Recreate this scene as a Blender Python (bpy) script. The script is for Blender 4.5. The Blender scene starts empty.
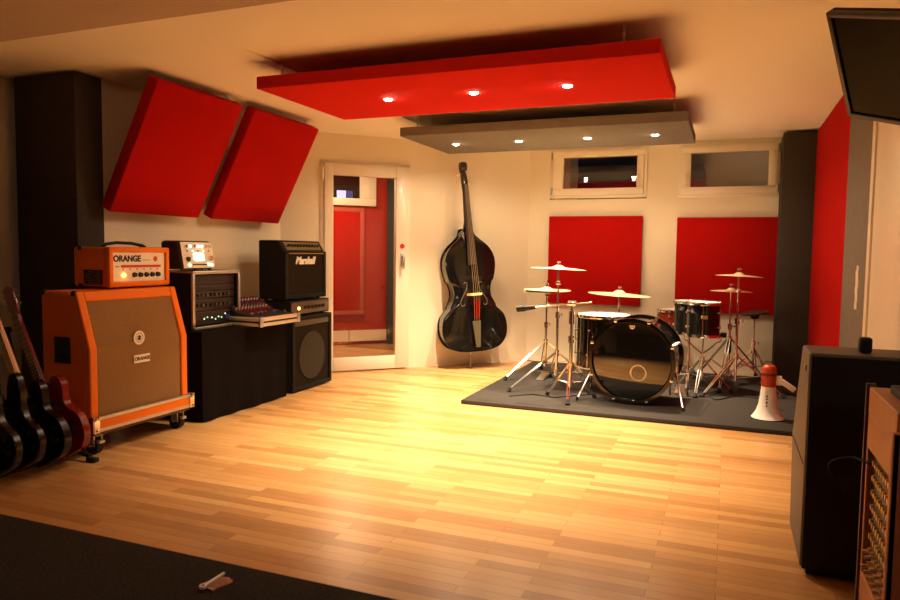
import bpy, bmesh, math, random
from mathutils import Vector, Matrix
random.seed(7)
SC = bpy.context.scene
COL = SC.collection
R = math.radians
PI = math.pi

# ---------------------------------------------------------------- camera
cam_d = bpy.data.cameras.new('camera')
cam = bpy.data.objects.new('camera', cam_d)
COL.objects.link(cam)
cam_d.sensor_width = 36.0
cam_d.lens = 700.8 / 900 * 36
cam_d.clip_start = 0.05
_p, _r, _A = .06786, .01317, .3773
_F = Vector((0, math.cos(_p), -math.sin(_p)))
_X = Vector((1, 0, 0))
_U = _X.cross(_F)
_R2 = _X * math.cos(_r) + _U * math.sin(_r)
_U2 = -_X * math.sin(_r) + _U * math.cos(_r)
_m = Matrix((_R2, _U2, -_F)).transposed().to_4x4()
cam.matrix_world = Matrix.Translation((0, 0, 1.18)) @ Matrix.Rotation(_A, 4, 'Z') @ _m
SC.camera = cam

# ---------------------------------------------------------------- light and exposure
SC.view_settings.view_transform = 'Standard'
SC.view_settings.look = 'None'
SC.view_settings.gamma = 1.0
SC.view_settings.use_curve_mapping = False
SC.view_settings.exposure = 1.2
W = bpy.data.worlds.new('night')
SC.world = W
W.use_nodes = True
W.node_tree.nodes['Background'].inputs[0].default_value = (0.0012, 0.0012, 0.0018, 1)
W.node_tree.nodes['Background'].inputs[1].default_value = 1.0
SPOT_POWER = 150.0        # beam of each halogen in the two hanging ceiling sails
SPILL_POWER = 6.5       # wide spill of the same halogen around its beam
SPOT_COLOR = (1.0, .75, .47)
SPOT_ANGLE = R(92)
SPOT_BLEND = 1.

_al = bpy.data.lights.new('front_fill_light', 'AREA')     # added dim fill behind the camera, lifts the carpet and corner column
_al.energy = 7
_al.size = .8
_al.color = (1, .84, .62)
_alo = bpy.data.objects.new('front_fill_light', _al)
COL.objects.link(_alo)
_alo.location = (1.5, -.9, 2.1)
_alo.rotation_euler = (R(35), 0, R(30))

# ---------------------------------------------------------------- materials
MATS = {}


def mat(name, col, rough=.5, metal=0., spec=.5, emit=None, es=0., coat=0., bump=None, noise=None, trans=0.):
    if name in MATS:
        return MATS[name]
    m = bpy.data.materials.new(name)
    m.use_nodes = True
    nt = m.node_tree
    b = nt.nodes['Principled BSDF']
    b.inputs['Base Color'].default_value = (*col, 1)
    b.inputs['Roughness'].default_value = rough
    b.inputs['Metallic'].default_value = metal
    b.inputs['Specular IOR Level'].default_value = spec
    if coat:
        b.inputs['Coat Weight'].default_value = coat
        b.inputs['Coat Roughness'].default_value = .06
    if emit:
        b.inputs['Emission Color'].default_value = (*emit, 1)
        b.inputs['Emission Strength'].default_value = es
    if trans:
        b.inputs['Transmission Weight'].default_value = trans
    tc = nt.nodes.new('ShaderNodeTexCoord')
    if noise:                       # (scale, amount) mottles the colour a little
        n = nt.nodes.new('ShaderNodeTexNoise')
        n.inputs['Scale'].default_value = noise[0]
        n.inputs['Detail'].default_value = 5
        nt.links.new(tc.outputs['Object'], n.inputs['Vector'])
        mx = nt.nodes.new('ShaderNodeMixRGB')
        a = noise[1]
        mx.inputs[1].default_value = (*[c * (1 - a) for c in col], 1)
        mx.inputs[2].default_value = (*[min(1, c * (1 + a)) for c in col], 1)
        nt.links.new(n.outputs['Fac'], mx.inputs[0])
        nt.links.new(mx.outputs[0], b.inputs['Base Color'])
    if bump:                        # (scale, strength)
        n = nt.nodes.new('ShaderNodeTexNoise')
        n.inputs['Scale'].default_value = bump[0]
        n.inputs['Detail'].default_value = 3
        nt.links.new(tc.outputs['Object'], n.inputs['Vector'])
        bp = nt.nodes.new('ShaderNodeBump')
        bp.inputs['Strength'].default_value = bump[1]
        bp.inputs['Distance'].default_value = .01
        nt.links.new(n.outputs['Fac'], bp.inputs['Height'])
        nt.links.new(bp.outputs[0], b.inputs['Normal'])
    MATS[name] = m
    return m


WHITE = mat('white_plaster', (.80, .72, .56), .85, bump=(35, .12), noise=(1.2, .03))
CEIL = mat('ceiling_plaster', (.86, .80, .68), .9, bump=(40, .08))
FRAME = mat('white_frame_paint', (.82, .75, .62), .35, coat=.2)
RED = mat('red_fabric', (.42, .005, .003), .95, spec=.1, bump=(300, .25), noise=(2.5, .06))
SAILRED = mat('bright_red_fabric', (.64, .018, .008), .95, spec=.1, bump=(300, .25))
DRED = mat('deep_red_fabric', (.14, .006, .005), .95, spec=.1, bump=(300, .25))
GREYF = mat('grey_fabric', (.20, .185, .165), .95, spec=.1, bump=(300, .3), noise=(14, .15))
DARKF = mat('dark_grey_fabric', (.062, .055, .044), .95, spec=.15, bump=(300, .5), noise=(60, .3))
RUG = mat('grey_rug_pile', (.050, .044, .040), 1., spec=.1, bump=(400, .6), noise=(120, .25))
CARPET = mat('dark_carpet_pile', (.050, .045, .038), 1., spec=.1, bump=(500, .8), noise=(110, 1.))
BLACK = mat('black_lacquer', (.005, .0045, .004), .10, spec=.5, coat=.3)
GBLACK = mat('black_guitar_finish', (.005, .0045, .004), .25, spec=.35)
BLACKM = mat('black_matte', (.010, .009, .008), .6, bump=(200, .2))
TOLEX = mat('black_tolex', (.006, .0055, .005), .7, spec=.25, bump=(500, .4))
RUBBER = mat('black_rubber', (.012, .012, .012), .8)
CLOTH = mat('black_cloth', (.006, .004, .0035), .95, spec=.1, noise=(20, .3))
CHROME = mat('chrome', (.82, .80, .78), .12, 1.)
STEEL = mat('steel', (.55, .53, .50), .3, 1.)
ALU = mat('aluminium_edge', (.62, .58, .52), .38, .85, bump=(60, .1))
BRASS = mat('cymbal_bronze', (.92, .76, .48), .40, .7, bump=(90, .06))
GOLD = mat('gold_panel', (.55, .38, .14), .4, .8)
ORANGE = mat('orange_tolex', (.82, .18, .006), .6, spec=.2, bump=(400, .3), noise=(30, .06))
GRILL = mat('beige_grille_cloth', (.30, .165, .062), .9, spec=.2, bump=(700, .6), noise=(150, .35))
DGRILL = mat('dark_grille_cloth', (.018, .012, .007), .9, spec=.1, bump=(600, .5), noise=(160, .4))
IVORY = mat('ivory_plate', (.80, .72, .58), .4)
WHITEP = mat('white_plastic', (.80, .76, .70), .35)
INK = mat('black_ink', (.01, .01, .01), .5)
REDINK = mat('red_ink', (.55, .03, .01), .5)
REDP = mat('red_orange_plastic', (.42, .04, .008), .35)
WALNUT = mat('reddish_brown_wood', (.10, .022, .010), .4, noise=(12, .3))
OAK = mat('honey_wood', (.55, .21, .045), .45, noise=(9, .14), bump=(60, .05))
SPKSIDE = mat('grey_brown_vinyl', (.16, .125, .09), .6, bump=(300, .2))
SCREEN = mat('lit_display', (.6, .9, .9), .3, emit=(.75, 1., .95), es=2.4)
LEDG = mat('green_led', (.2, .8, .3), .3, emit=(.25, 1., .35), es=.7)
LEDW = mat('white_led', (.9, .9, .8), .3, emit=(.9, 1., .85), es=.6)
LEDC = mat('cyan_led', (.5, .9, .9), .3, emit=(.45, 1., .85), es=.6)
LEDA = mat('amber_pilot_light', (1, .6, .2), .3, emit=(1., .5, .08), es=3.)
BULB = mat('halogen_bulb', (1, .9, .7), .3, emit=(1., .82, .55), es=60.)
BLUEWIN = mat('blue_lit_pane', (.3, .35, .9), .3, emit=(.25, .32, 1.), es=.8)
HEADB = mat('gloss_black_drumhead', (.006, .006, .006), .06, spec=.7, coat=1.)
HEADW = mat('coated_white_drumhead', (.75, .72, .66), .45)
WINE = mat('wine_red_lacquer', (.16, .012, .006), .15, coat=.8)
CHERRY = mat('cherry_lacquer', (.20, .012, .006), .22, coat=.25)
MAPLE = mat('maple_neck', (.62, .30, .10), .4)
ROSEW = mat('dark_fingerboard', (.030, .018, .010), .45)
OLIVE = mat('speaker_cone', (.016, .013, .005), .7)
BRIDGEW = mat('pale_bridge_wood', (.72, .48, .20), .5)
ROSE = mat('pinkish_silver_metal', (.62, .42, .33), .3, .8)
GREYWOOD = mat('outside_shaft_render', (.30, .27, .22), .9, noise=(6, .25), bump=(30, .4))
DKGREEN = mat('dark_green_grey', (.05, .06, .05), .8)
BLUEP = mat('blue_plastic', (.03, .04, .35), .4)
ROOMRED = mat('red_wall_paint', (.38, .008, .006), .7)


def floor_material():
    m = bpy.data.materials.new('parquet')
    m.use_nodes = True
    nt = m.node_tree
    N = nt.nodes.new
    L = nt.links.new
    b = nt.nodes['Principled BSDF']
    tc = N('ShaderNodeTexCoord')
    br = N('ShaderNodeTexBrick')
    br.offset = .37
    br.offset_frequency = 2
    br.inputs['Scale'].default_value = 1
    br.inputs['Brick Width'].default_value = .62
    br.inputs['Row Height'].default_value = .058
    br.inputs['Mortar Size'].default_value = .0012
    br.inputs['Mortar Smooth'].default_value = .3
    br.inputs['Bias'].default_value = -.1
    br.inputs['Color1'].default_value = (0, 0, 0, 1)
    br.inputs['Color2'].default_value = (1, 1, 1, 1)
    br.inputs['Mortar'].default_value = (.1, .1, .1, 1)
    L(tc.outputs['Object'], br.inputs['Vector'])
    mp = N('ShaderNodeMapping')
    mp.inputs['Scale'].default_value = (1.6, 26, 1)
    L(tc.outputs['Object'], mp.inputs['Vector'])
    # the grain is offset plank by plank
    add = N('ShaderNodeVectorMath')
    add.operation = 'ADD'
    L(mp.outputs[0], add.inputs[0])
    sc = N('ShaderNodeVectorMath')
    sc.operation = 'SCALE'
    sc.inputs['Scale'].default_value = 17
    L(br.outputs['Color'], sc.inputs[0])
    L(sc.outputs[0], add.inputs[1])
    nz = N('ShaderNodeTexNoise')
    nz.inputs['Scale'].default_value = 3.5
    nz.inputs['Detail'].default_value = 6
    nz.inputs['Roughness'].default_value = .6
    L(add.outputs[0], nz.inputs['Vector'])
    mixf = N('ShaderNodeMath')
    mixf.operation = 'MULTIPLY_ADD'
    L(br.outputs['Color'], mixf.inputs[0])
    mixf.inputs[1].default_value = .62
    sub = N('ShaderNodeMath')
    sub.operation = 'MULTIPLY'
    L(nz.outputs['Fac'], sub.inputs[0])
    sub.inputs[1].default_value = .42
    L(sub.outputs[0], mixf.inputs[2])
    cr = N('ShaderNodeValToRGB')
    e = cr.color_ramp.elements
    e[0].position = .05
    e[0].color = (.34, .155, .050, 1)
    e[1].position = .95
    e[1].color = (.66, .40, .17, 1)
    k = e.new(.4)
    k.color = (.52, .275, .10, 1)
    k = e.new(.62)
    k.color = (.60, .335, .13, 1)
    L(mixf.outputs[0], cr.inputs[0])
    mj = N('ShaderNodeMixRGB')
    mj.blend_type = 'MULTIPLY'
    L(cr.outputs[0], mj.inputs[1])
    mj.inputs[2].default_value = (.55, .42, .32, 1)
    L(br.outputs['Fac'], mj.inputs[0])
    L(mj.outputs[0], b.inputs['Base Color'])
    b.inputs['Roughness'].default_value = .30
    b.inputs['Specular IOR Level'].default_value = .45
    bp = N('ShaderNodeBump')
    bp.inputs['Strength'].default_value = .12
    bp.inputs['Distance'].default_value = .002
    L(nz.outputs['Fac'], bp.inputs['Height'])
    L(bp.outputs[0], b.inputs['Normal'])
    return m


PARQUET = floor_material()


def glass_material(name, tint, refl=1.5, fac=.0):
    m = bpy.data.materials.new(name)
    m.use_nodes = True
    nt = m.node_tree
    for n in list(nt.nodes):
        if n.type == 'BSDF_PRINCIPLED':
            nt.nodes.remove(n)
    out = [n for n in nt.nodes if n.type == 'OUTPUT_MATERIAL'][0]
    tr = nt.nodes.new('ShaderNodeBsdfTransparent')
    tr.inputs[0].default_value = (*tint, 1)
    gl = nt.nodes.new('ShaderNodeBsdfGlossy')
    gl.inputs['Roughness'].default_value = .0
    gl.inputs['Color'].default_value = (.9, .9, .9, 1)
    fr = nt.nodes.new('ShaderNodeFresnel')
    fr.inputs['IOR'].default_value = refl
    ad = nt.nodes.new('ShaderNodeMath')
    ad.operation = 'ADD'
    ad.use_clamp = True
    nt.links.new(fr.outputs[0], ad.inputs[0])
    ad.inputs[1].default_value = fac
    mx = nt.nodes.new('ShaderNodeMixShader')
    nt.links.new(ad.outputs[0], mx.inputs[0])
    nt.links.new(tr.outputs[0], mx.inputs[1])
    nt.links.new(gl.outputs[0], mx.inputs[2])
    nt.links.new(mx.outputs[0], out.inputs[0])
    return m


GLASS = glass_material('window_glass', (.85, .85, .85), 1.6, .06)


# ---------------------------------------------------------------- mesh building
class MB:
    def __init__(self):
        self.bm = bmesh.new()

    def box(self, c, s, rot=None, bev=0., seg=2):
        M = Matrix.Translation(c) @ (rot.to_4x4() if rot else Matrix()) @ Matrix.Diagonal((*s, 1))
        r = bmesh.ops.create_cube(self.bm, size=1, matrix=M)
        if bev:
            ed = {e for v in r['verts'] for e in v.link_edges}
            bmesh.ops.bevel(self.bm, geom=list(ed), offset=bev, segments=seg, affect='EDGES', profile=.5)
        return self

    def bx(self, x0, x1, y0, y1, z0, z1, bev=0.):
        return self.box(((x0 + x1) / 2, (y0 + y1) / 2, (z0 + z1) / 2), (abs(x1 - x0), abs(y1 - y0), abs(z1 - z0)), None, bev)

    def cyl(self, p0, p1, r0, r1=None, n=16, cap=True):
        p0, p1 = Vector(p0), Vector(p1)
        r1 = r0 if r1 is None else r1
        d = p1 - p0
        L = d.length
        if L < 1e-6:
            return self
        M = Matrix.Translation((p0 + p1) / 2) @ d.to_track_quat('Z', 'Y').to_matrix().to_4x4()
        bmesh.ops.create_cone(self.bm, cap_ends=cap, cap_tris=False, segments=n, radius1=r0, radius2=r1, depth=L, matrix=M)
        return self

    def sph(self, c, r, s=(1, 1, 1), n=14):
        M = Matrix.Translation(c) @ Matrix.Diagonal((*s, 1))
        bmesh.ops.create_uvsphere(self.bm, u_segments=n, v_segments=max(6, n // 2), radius=r, matrix=M)
        return self

    def tube(self, pts, r, n=8):
        pts = [Vector(p) for p in pts]
        rings = []
        ref = None
        for i, p in enumerate(pts):
            a = pts[max(i - 1, 0)]
            b = pts[min(i + 1, len(pts) - 1)]
            d = (b - a).normalized()
            if ref is None:
                ref = d.orthogonal().normalized()
            ref = (ref - d * ref.dot(d)).normalized()
            bi = d.cross(ref)
            rr = r[i] if isinstance(r, (list, tuple)) else r
            rings.append([self.bm.verts.new(p + (ref * math.cos(2 * PI * k / n) + bi * math.sin(2 * PI * k / n)) * rr) for k in range(n)])
        for i in range(len(rings) - 1):
            for k in range(n):
                self.bm.faces.new((rings[i][k], rings[i][(k + 1) % n], rings[i + 1][(k + 1) % n], rings[i + 1][k]))
        self.bm.faces.new(list(reversed(rings[0])))
        self.bm.faces.new(rings[-1])
        return self

    def lathe(self, prof, M=None, n=40):
        """prof: list of (radius, z); closed on the axis where the radius is 0"""
        M = M or Matrix()
        rings = []
        for r, z in prof:
            if r < 1e-6:
                rings.append([self.bm.verts.new(M @ Vector((0, 0, z)))])
            else:
                rings.append([self.bm.verts.new(M @ Vector((r * math.cos(2 * PI * k / n), r * math.sin(2 * PI * k / n), z))) for k in range(n)])
        for a, b in zip(rings, rings[1:]):
            for k in range(n):
                k2 = (k + 1) % n
                if len(a) == 1 and len(b) == 1:
                    continue
                if len(a) == 1:
                    self.bm.faces.new((a[0], b[k], b[k2]))
                elif len(b) == 1:
                    self.bm.faces.new((a[k], b[0], a[k2]))
                else:
                    self.bm.faces.new((a[k], b[k], b[k2], a[k2]))
        return self

    def prism(self, poly, h, M=None):
        """poly in local xy, extruded along +z by h, then placed by M"""
        M = M or Matrix()
        a = [self.bm.verts.new(M @ Vector((x, y, 0))) for x, y in poly]
        b = [self.bm.verts.new(M @ Vector((x, y, h))) for x, y in poly]
        n = len(poly)
        self.bm.faces.new(list(reversed(a)))
        self.bm.faces.new(b)
        for i in range(n):
            self.bm.faces.new((a[i], a[(i + 1) % n], b[(i + 1) % n], b[i]))
        return self

    def quad(self, *ps):
        self.bm.faces.new([self.bm.verts.new(p) for p in ps])
        return self

    def build(self, name, m, parent=None, smooth=True, bev=0.):
        me = bpy.data.meshes.new(name)
        bmesh.ops.recalc_face_normals(self.bm, faces=self.bm.faces)
        self.bm.to_mesh(me)
        self.bm.free()
        me.materials.append(m)
        if smooth:
            me.shade_smooth()
            me.set_sharp_from_angle(angle=R(38))
        o = bpy.data.objects.new(name, me)
        COL.objects.link(o)
        if parent:
            o.parent = parent
        if bev:
            md = o.modifiers.new('edge', 'BEVEL')
            md.width = bev
            md.segments = 2
            md.limit_method = 'ANGLE'
            md.angle_limit = R(40)
        return o


def thing(name, label, cat, loc=(0, 0, 0), rz=0., group=None, M=None):
    o = bpy.data.objects.new(name, None)
    o.empty_display_size = .1
    COL.objects.link(o)
    if M is not None:
        o.matrix_world = M
    else:
        o.location = loc
        o.rotation_euler = (0, 0, rz)
    o['label'] = label
    o['category'] = cat
    if group:
        o['group'] = group
    return o


def tag(o, label, cat, group=None):
    o['label'] = label
    o['category'] = cat
    if group:
        o['group'] = group
    return o


def struct(o):
    o['kind'] = 'structure'
    return o


def text(name, s, size, M, m, parent, depth=.002, shear=0., bold=0., align='CENTER'):
    c = bpy.data.curves.new(name + '_curve', 'FONT')
    c.body = s
    c.size = size
    c.extrude = depth
    c.shear = shear
    c.offset = bold
    c.align_x = align
    c.align_y = 'CENTER'
    t = bpy.data.objects.new('tmp_text', c)
    COL.objects.link(t)
    dg = bpy.context.evaluated_depsgraph_get()
    me = bpy.data.meshes.new_from_object(t.evaluated_get(dg))
    bpy.data.objects.remove(t)
    bpy.data.curves.remove(c)
    me.name = name
    me.transform(M)
    me.materials.clear()
    me.materials.append(m)
    o = bpy.data.objects.new(name, me)
    COL.objects.link(o)
    o.parent = parent
    return o


def on_front(x, y, z, tilt=0.):
    """text placement on a face looking towards -y; tilt leans the top back"""
    return Matrix.Translation((x, y, z)) @ Matrix.Rotation(PI / 2 - tilt, 4, 'X')


YZ = Matrix(((0, 0, 1, 0), (1, 0, 0, 0), (0, 1, 0, 0), (0, 0, 0, 1)))   # prism drawn in (y, z), extruded along x
XZ = Matrix(((1, 0, 0, 0), (0, 0, 1, 0), (0, 1, 0, 0), (0, 0, 0, 1)))   # prism drawn in (x, z), extruded along y

# ---------------------------------------------------------------- the room
H = 2.30
HR = 2.312
struct(MB().bx(-6.6, 3.2, -1.6, 10.2, -.12, 0).build('floor', PARQUET, smooth=False))
# ceiling: lower border, recess with the lamps, and a lower soffit over the front of the room
c = MB()
c.bx(-4.7, -2.57, 2.3, 7.6, H, H + .2)
c.bx(-2.57, 3.2, 2.3, 3.30, H, H + .2)
struct(c.build('ceiling', CEIL, smooth=False))
c = MB()
c.bx(-2.57, 3.2, 3.30, 7.6, HR, HR + .17)
struct(c.build('ceiling_recess', CEIL, smooth=False))
bpy.data.objects['ceiling_recess'].name = 'ceiling.001'
c = MB()
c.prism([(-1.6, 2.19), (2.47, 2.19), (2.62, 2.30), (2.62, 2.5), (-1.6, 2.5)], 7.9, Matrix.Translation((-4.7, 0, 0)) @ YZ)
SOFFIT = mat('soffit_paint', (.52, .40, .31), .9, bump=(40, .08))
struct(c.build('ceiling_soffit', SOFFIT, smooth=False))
bpy.data.objects['ceiling_soffit'].name = 'ceiling.002'
# walls
struct(MB().bx(-4.1, -3.908, 3.5, 5.62, 0, HR).build('wall_left', WHITE, smooth=False))
struct(MB().bx(-4.66, -4.52, -1.5, 3.9, 0, HR).build('wall_alcove', WHITE, smooth=False))
struct(MB().bx(-4.66, -4.1, 3.82, 3.95, 0, HR).build('wall_alcove_end', WHITE, smooth=False))
struct(MB().bx(-4.66, 3.1, -1.6, -1.5, 0, HR).build('wall_behind', DARKF, smooth=False))
struct(MB().bx(.70, .86, 3.35, 7.6, 0, HR).build('wall_right', WHITE, smooth=False))
struct(MB().bx(.86, 3.1, 3.35, 3.5, 0, HR).build('wall_right_return', WHITE, smooth=False))
struct(MB().bx(3.0, 3.1, -1.5, 3.35, 0, HR).build('wall_right_front', DARKF, smooth=False))
DY = 7.408
w = MB()
wins = [(-1.80, -.80, 1.765, 2.29), (-.502, .425, 1.755, 2.285)]
w.bx(-2.045, .86, DY, DY + .25, 0, 1.755)
w.bx(-2.045, -1.80, DY, DY + .25, 1.755, HR)
w.bx(-.80, -.502, DY, DY + .25, 1.755, HR)
w.bx(.425, .86, DY, DY + .25, 1.755, HR)
w.bx(-1.80, .425, DY, DY + .25, 2.288, HR)
struct(w.build('wall_back', WHITE, smooth=False))
# the diagonal wall with the glass door; its own frame: x along the wall, y out of the room
DM = Matrix.Translation((-3.908, 5.532, 0)) @ Matrix.Rotation(PI / 4, 4, 'Z')
dl, dr, dt = .372, 1.286, 2.045
w = MB()
w.bx(-.05, dl, 0, .16, 0, HR)
w.bx(dr, 2.70, 0, .16, 0, HR)
w.bx(dl, dr, 0, .16, dt, HR)
o = w.build('wall_door_side', WHITE, smooth=False)
o.matrix_world = DM
struct(o)


def make_window(n, x0, x1, z0, z1, handle_left, tl, tr):
    root = bpy.data.objects.new('window_%d' % n, None)
    COL.objects.link(root)
    root.location = (x0, DY, z0)
    struct(root)
    w_, h_ = x1 - x0, z1 - z0
    f = MB()
    t = .045
    f.bx(0, w_, -.015, .07, 0, t, .004)
    f.bx(0, w_, -.015, .07, h_ - t, h_, .004)
    f.bx(0, t, -.015, .07, t, h_ - t, .004)
    f.bx(w_ - t, w_, -.015, .07, t, h_ - t, .004)
    f.build('frame', FRAME, root)
    s = MB()
    a0, a1, b0, b1 = .03, w_ - .03, .03, h_ - .03
    tz = .07
    s.bx(a0, a1, -.04, .05, b0, b0 + tz, .006)
    s.bx(a0, a1, -.04, .05, b1 - tz, b1, .006)
    s.bx(a0, a0 + tl, -.04, .05, b0 + tz, b1 - tz, .006)
    s.bx(a1 - tr, a1, -.04, .05, b0 + tz, b1 - tz, .006)
    s.build('sash', FRAME, root)
    MB().bx(a0 + tl - .01, a1 - tr + .01, .0, .012, b0 + tz - .01, b1 - tz + .01).build('pane', GLASS, root, smooth=False)
    hx = a0 + .055 if handle_left else a1 - .055
    h = MB()
    h.bx(hx - .014, hx + .014, -.052, -.04, .17, .24, .004)
    h.cyl((hx, -.05, .21), (hx, -.085, .21), .009)
    h.bx(hx - .01, hx + .01, -.098, -.082, .11, .22, .004)
    h.build('handle', FRAME, root)
    gx = w_ - .02 if handle_left else .02
    for z in (.04, h_ - .12):
        MB().cyl((gx, -.03, z), (gx, -.03, z + .075), .011).build('hinge', STEEL, root)


make_window(1, -1.80, -.80, 1.765, 2.288, False, .115, .07)
make_window(2, -.502, .425, 1.755, 2.288, True, .09, .075)
# light shaft outside the right window
s = MB()
s.bx(-.62, 1.3, 8.35, 8.45, 1.2, 3.2)
s.bx(1.0, 1.1, 7.66, 8.35, 1.2, 3.2)
struct(s.build('wall_outside', GREYWOOD, smooth=False))
pl = bpy.data.lights.new('shaft_fill_light', 'POINT')  # added unseen light that brightens the shaft wall
pl.energy = 6
pl.color = (1, .75, .5)
pl.shadow_soft_size = .1
plo = bpy.data.objects.new('shaft_fill_light', pl)
COL.objects.link(plo)
plo.location = (.5, 7.95, 2.9)

# glass door in the diagonal wall
door = bpy.data.objects.new('door_1', None)
COL.objects.link(door)
door.matrix_world = DM
struct(door)
f = MB()
f.bx(dl, dl + .05, -.012, .15, 0, dt, .004)
f.bx(dr - .05, dr, -.012, .15, 0, dt, .004)
f.bx(dl, dr, -.012, .15, dt - .045, dt, .004)
f.build('door_frame', FRAME, door)
gl, gr, gb, gt = .494, 1.126, .140, 1.905
f = MB()
a0, a1 = dl + .035, dr - .035
f.bx(a0, gl, -.045, .03, .01, dt - .03, .006)
f.bx(gr, a1, -.045, .03, .01, dt - .03, .006)
f.bx(gl, gr, -.045, .03, .01, gb, .006)
f.bx(gl, gr, -.045, .03, gt, dt - .03, .006)
f.build('leaf', FRAME, door)
MB().bx(gl - .01, gr + .01, -.02, -.01, gb - .01, gt + .01).build('pane', glass_material('door_glass', (.92, .9, .88), 1.45, .0), door, smooth=False)
MB().cyl((1.19, -.045, 1.235), (1.19, -.052, 1.235), .024, n=24).build('round_sticker', REDINK, door)
h = MB()
h.bx(1.172, 1.206, -.056, -.044, 1.03, 1.17, .006)
h.cyl((1.189, -.05, 1.13), (1.189, -.095, 1.13), .010)
h.bx(1.178, 1.20, -.108, -.088, 1.01, 1.14, .006)
h.build('handle', STEEL, door)
for z in (.2, 1.86):
    MB().cyl((dl + .02, -.03, z), (dl + .02, -.03, z + .11), .012).build('hinge', FRAME, door)
# small room behind the glass door
NY = 1.90
for nm, mt, bxs in (('wall_next_room', ROOMRED, [(-1.2, 3.4, NY, NY + .1, 0, 2.35)]),
                    ('wall_next_room_sides', WHITE, [(-1.3, -1.2, .2, NY + .1, 0, 2.35), (3.3, 3.4, .2, NY, 0, 2.35)]),
                    ('ceiling_next_room', CEIL, [(-1.3, 3.4, .16, NY + .1, 2.30, 2.38)]),
                    ('baseboard_next_room', FRAME, [(-.4, 1.165, NY - .03, NY, .045, .18), (1.175, 1.66, NY - .03, NY, .045, .18)])):
    rm = MB()
    for q in bxs:
        rm.bx(*q)
    o = rm.build(nm, mt, smooth=False)
    o.matrix_world = DM
    struct(o)
o = MB().bx(1.665, 1.95, NY - .10, NY - .002, 0, 2.295).build('bass_trap_column', DKGREEN, smooth=False)  # added in place of the grey panel's reflection in the door
o.matrix_world = DM
tag(o, 'dark green column standing in for a reflection in the door glass', 'acoustic column')
# a high window with a bluish pane in that room
w3 = bpy.data.objects.new('window_3', None)
COL.objects.link(w3)
w3.matrix_world = DM @ Matrix.Translation((.62, NY, 1.745))
struct(w3)
f = MB()
f.bx(0, .89, -.05, 0, 0, .09, .004)
f.bx(0, .89, -.05, 0, .45, .54, .004)
f.bx(0, .07, -.05, 0, .09, .45, .004)
f.bx(.68, .89, -.05, 0, .09, .45, .004)
f.build('frame', FRAME, w3)
MB().bx(.07, .68, -.02, -.01, .09, .45).build('dark_pane', BLACK, w3, smooth=False)
MB().bx(.39, .505, -.03, -.022, .085, .18).build('blue_pane', BLUEWIN, w3, smooth=False)
MB().bx(.515, .59, -.03, -.022, .085, .18).build('dim_blue_pane', BLUEP, w3, smooth=False)
PINK = mat('dusty_pink_border', (.42, .07, .05), .8)
g = thing('framed_panel', 'red panel with a pinkish border seen through the glass of the door', 'panel', M=DM @ Matrix.Translation((.60, NY, .38)))
MB().bx(.05, .71, -.04, -.001, .05, 1.29, .004).build('panel', RED, g)
f = MB()
f.bx(0, .76, -.045, -.001, 0, .055, .003)
f.bx(0, .76, -.045, -.001, 1.285, 1.34, .003)
f.bx(0, .055, -.045, -.001, .05, 1.29, .003)
f.bx(.705, .76, -.045, -.001, .05, 1.29, .003)
f.build('border', PINK, g)
al = bpy.data.lights.new('next_room_lamp', 'AREA')
al.energy = 18
al.size = .4
al.color = (1, .66, .38)
alo = bpy.data.objects.new('next_room_lamp', al)
COL.objects.link(alo)
alo.location = DM @ Vector((.9, 1.0, 2.26))
# white door in the right wall
d2 = bpy.data.objects.new('door_2', None)
COL.objects.link(d2)
d2.location = (.70, 3.36, 0)
struct(d2)
f = MB()
f.bx(-.028, 0, 0, .07, 0, 2.12, .003)
f.bx(-.028, 0, .82, .89, 0, 2.12, .003)
f.bx(-.028, 0, 0, .89, 2.05, 2.12, .003)
f.build('door_frame', FRAME, d2)
MB().bx(-.018, 0, .08, .81, .01, 2.04, .003).build('leaf', FRAME, d2)
# skirting strip along the back wall
struct(MB().bx(-2.0, .68, DY - .012, DY, .0, .05).build('baseboard_back', FRAME, smooth=False))

# ---------------------------------------------------------------- floor coverings
tag(MB().bx(-4.5, 2.9, -1.45, 2.07, .0005, .008).build('carpet', CARPET, smooth=False),
    'dark speckled carpet covering the front of the wooden floor', 'carpet')
tag(MB().box((-.62, 6.17, .016), (2.57, 2.21, .03), None, .004).build('drum_rug', RUG),
    'flat grey rug under the drum kit', 'rug')

# ---------------------------------------------------------------- acoustic panels
p = MB().bx(-1.79, -.828, DY - .07, DY - .003, .655, 1.575, .008).build('acoustic_panel', RED)
tag(p, 'red square wall panel under the left back window, behind the hi-hat', 'acoustic panel', 'red square panels on the back wall')
p = MB().bx(-.492, .44, DY - .07, DY - .003, .62, 1.555, .008).build('acoustic_panel', RED)
tag(p, 'red square wall panel under the right back window, beside the dark pillar', 'acoustic panel', 'red square panels on the back wall')


def sloped_panel(y0, y1, label):
    top, bot = Vector((-3.325, 0, 2.222)), Vector((-3.75, 0, 1.412))
    u = (top - bot)
    Lh = u.length
    u.normalize()
    n = Vector((u.z, 0, -u.x))         # out into the room and down
    ang = math.atan2(u.x, u.z)
    M = Matrix((Vector((0, 1, 0)), -n, u)).transposed().to_4x4()
    M.translation = Vector((bot.x, y0, bot.z))
    root = thing('acoustic_panel', label, 'acoustic panel', M=M, group='tilted red panels above the amplifiers')
    MB().bx(0, y1 - y0, 0, .09, 0, Lh, .010).build('panel', RED, root)
    for xx in (.06, y1 - y0 - .06):
        # short chain from the upper edge to the ceiling, given in the panel frame
        inv = M.inverted()
        a = Vector((xx, .07, Lh - .02))
        aw = M @ a
        b = inv @ Vector((aw.x - .05, aw.y, H))
        chain(a, b, root)


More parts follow.
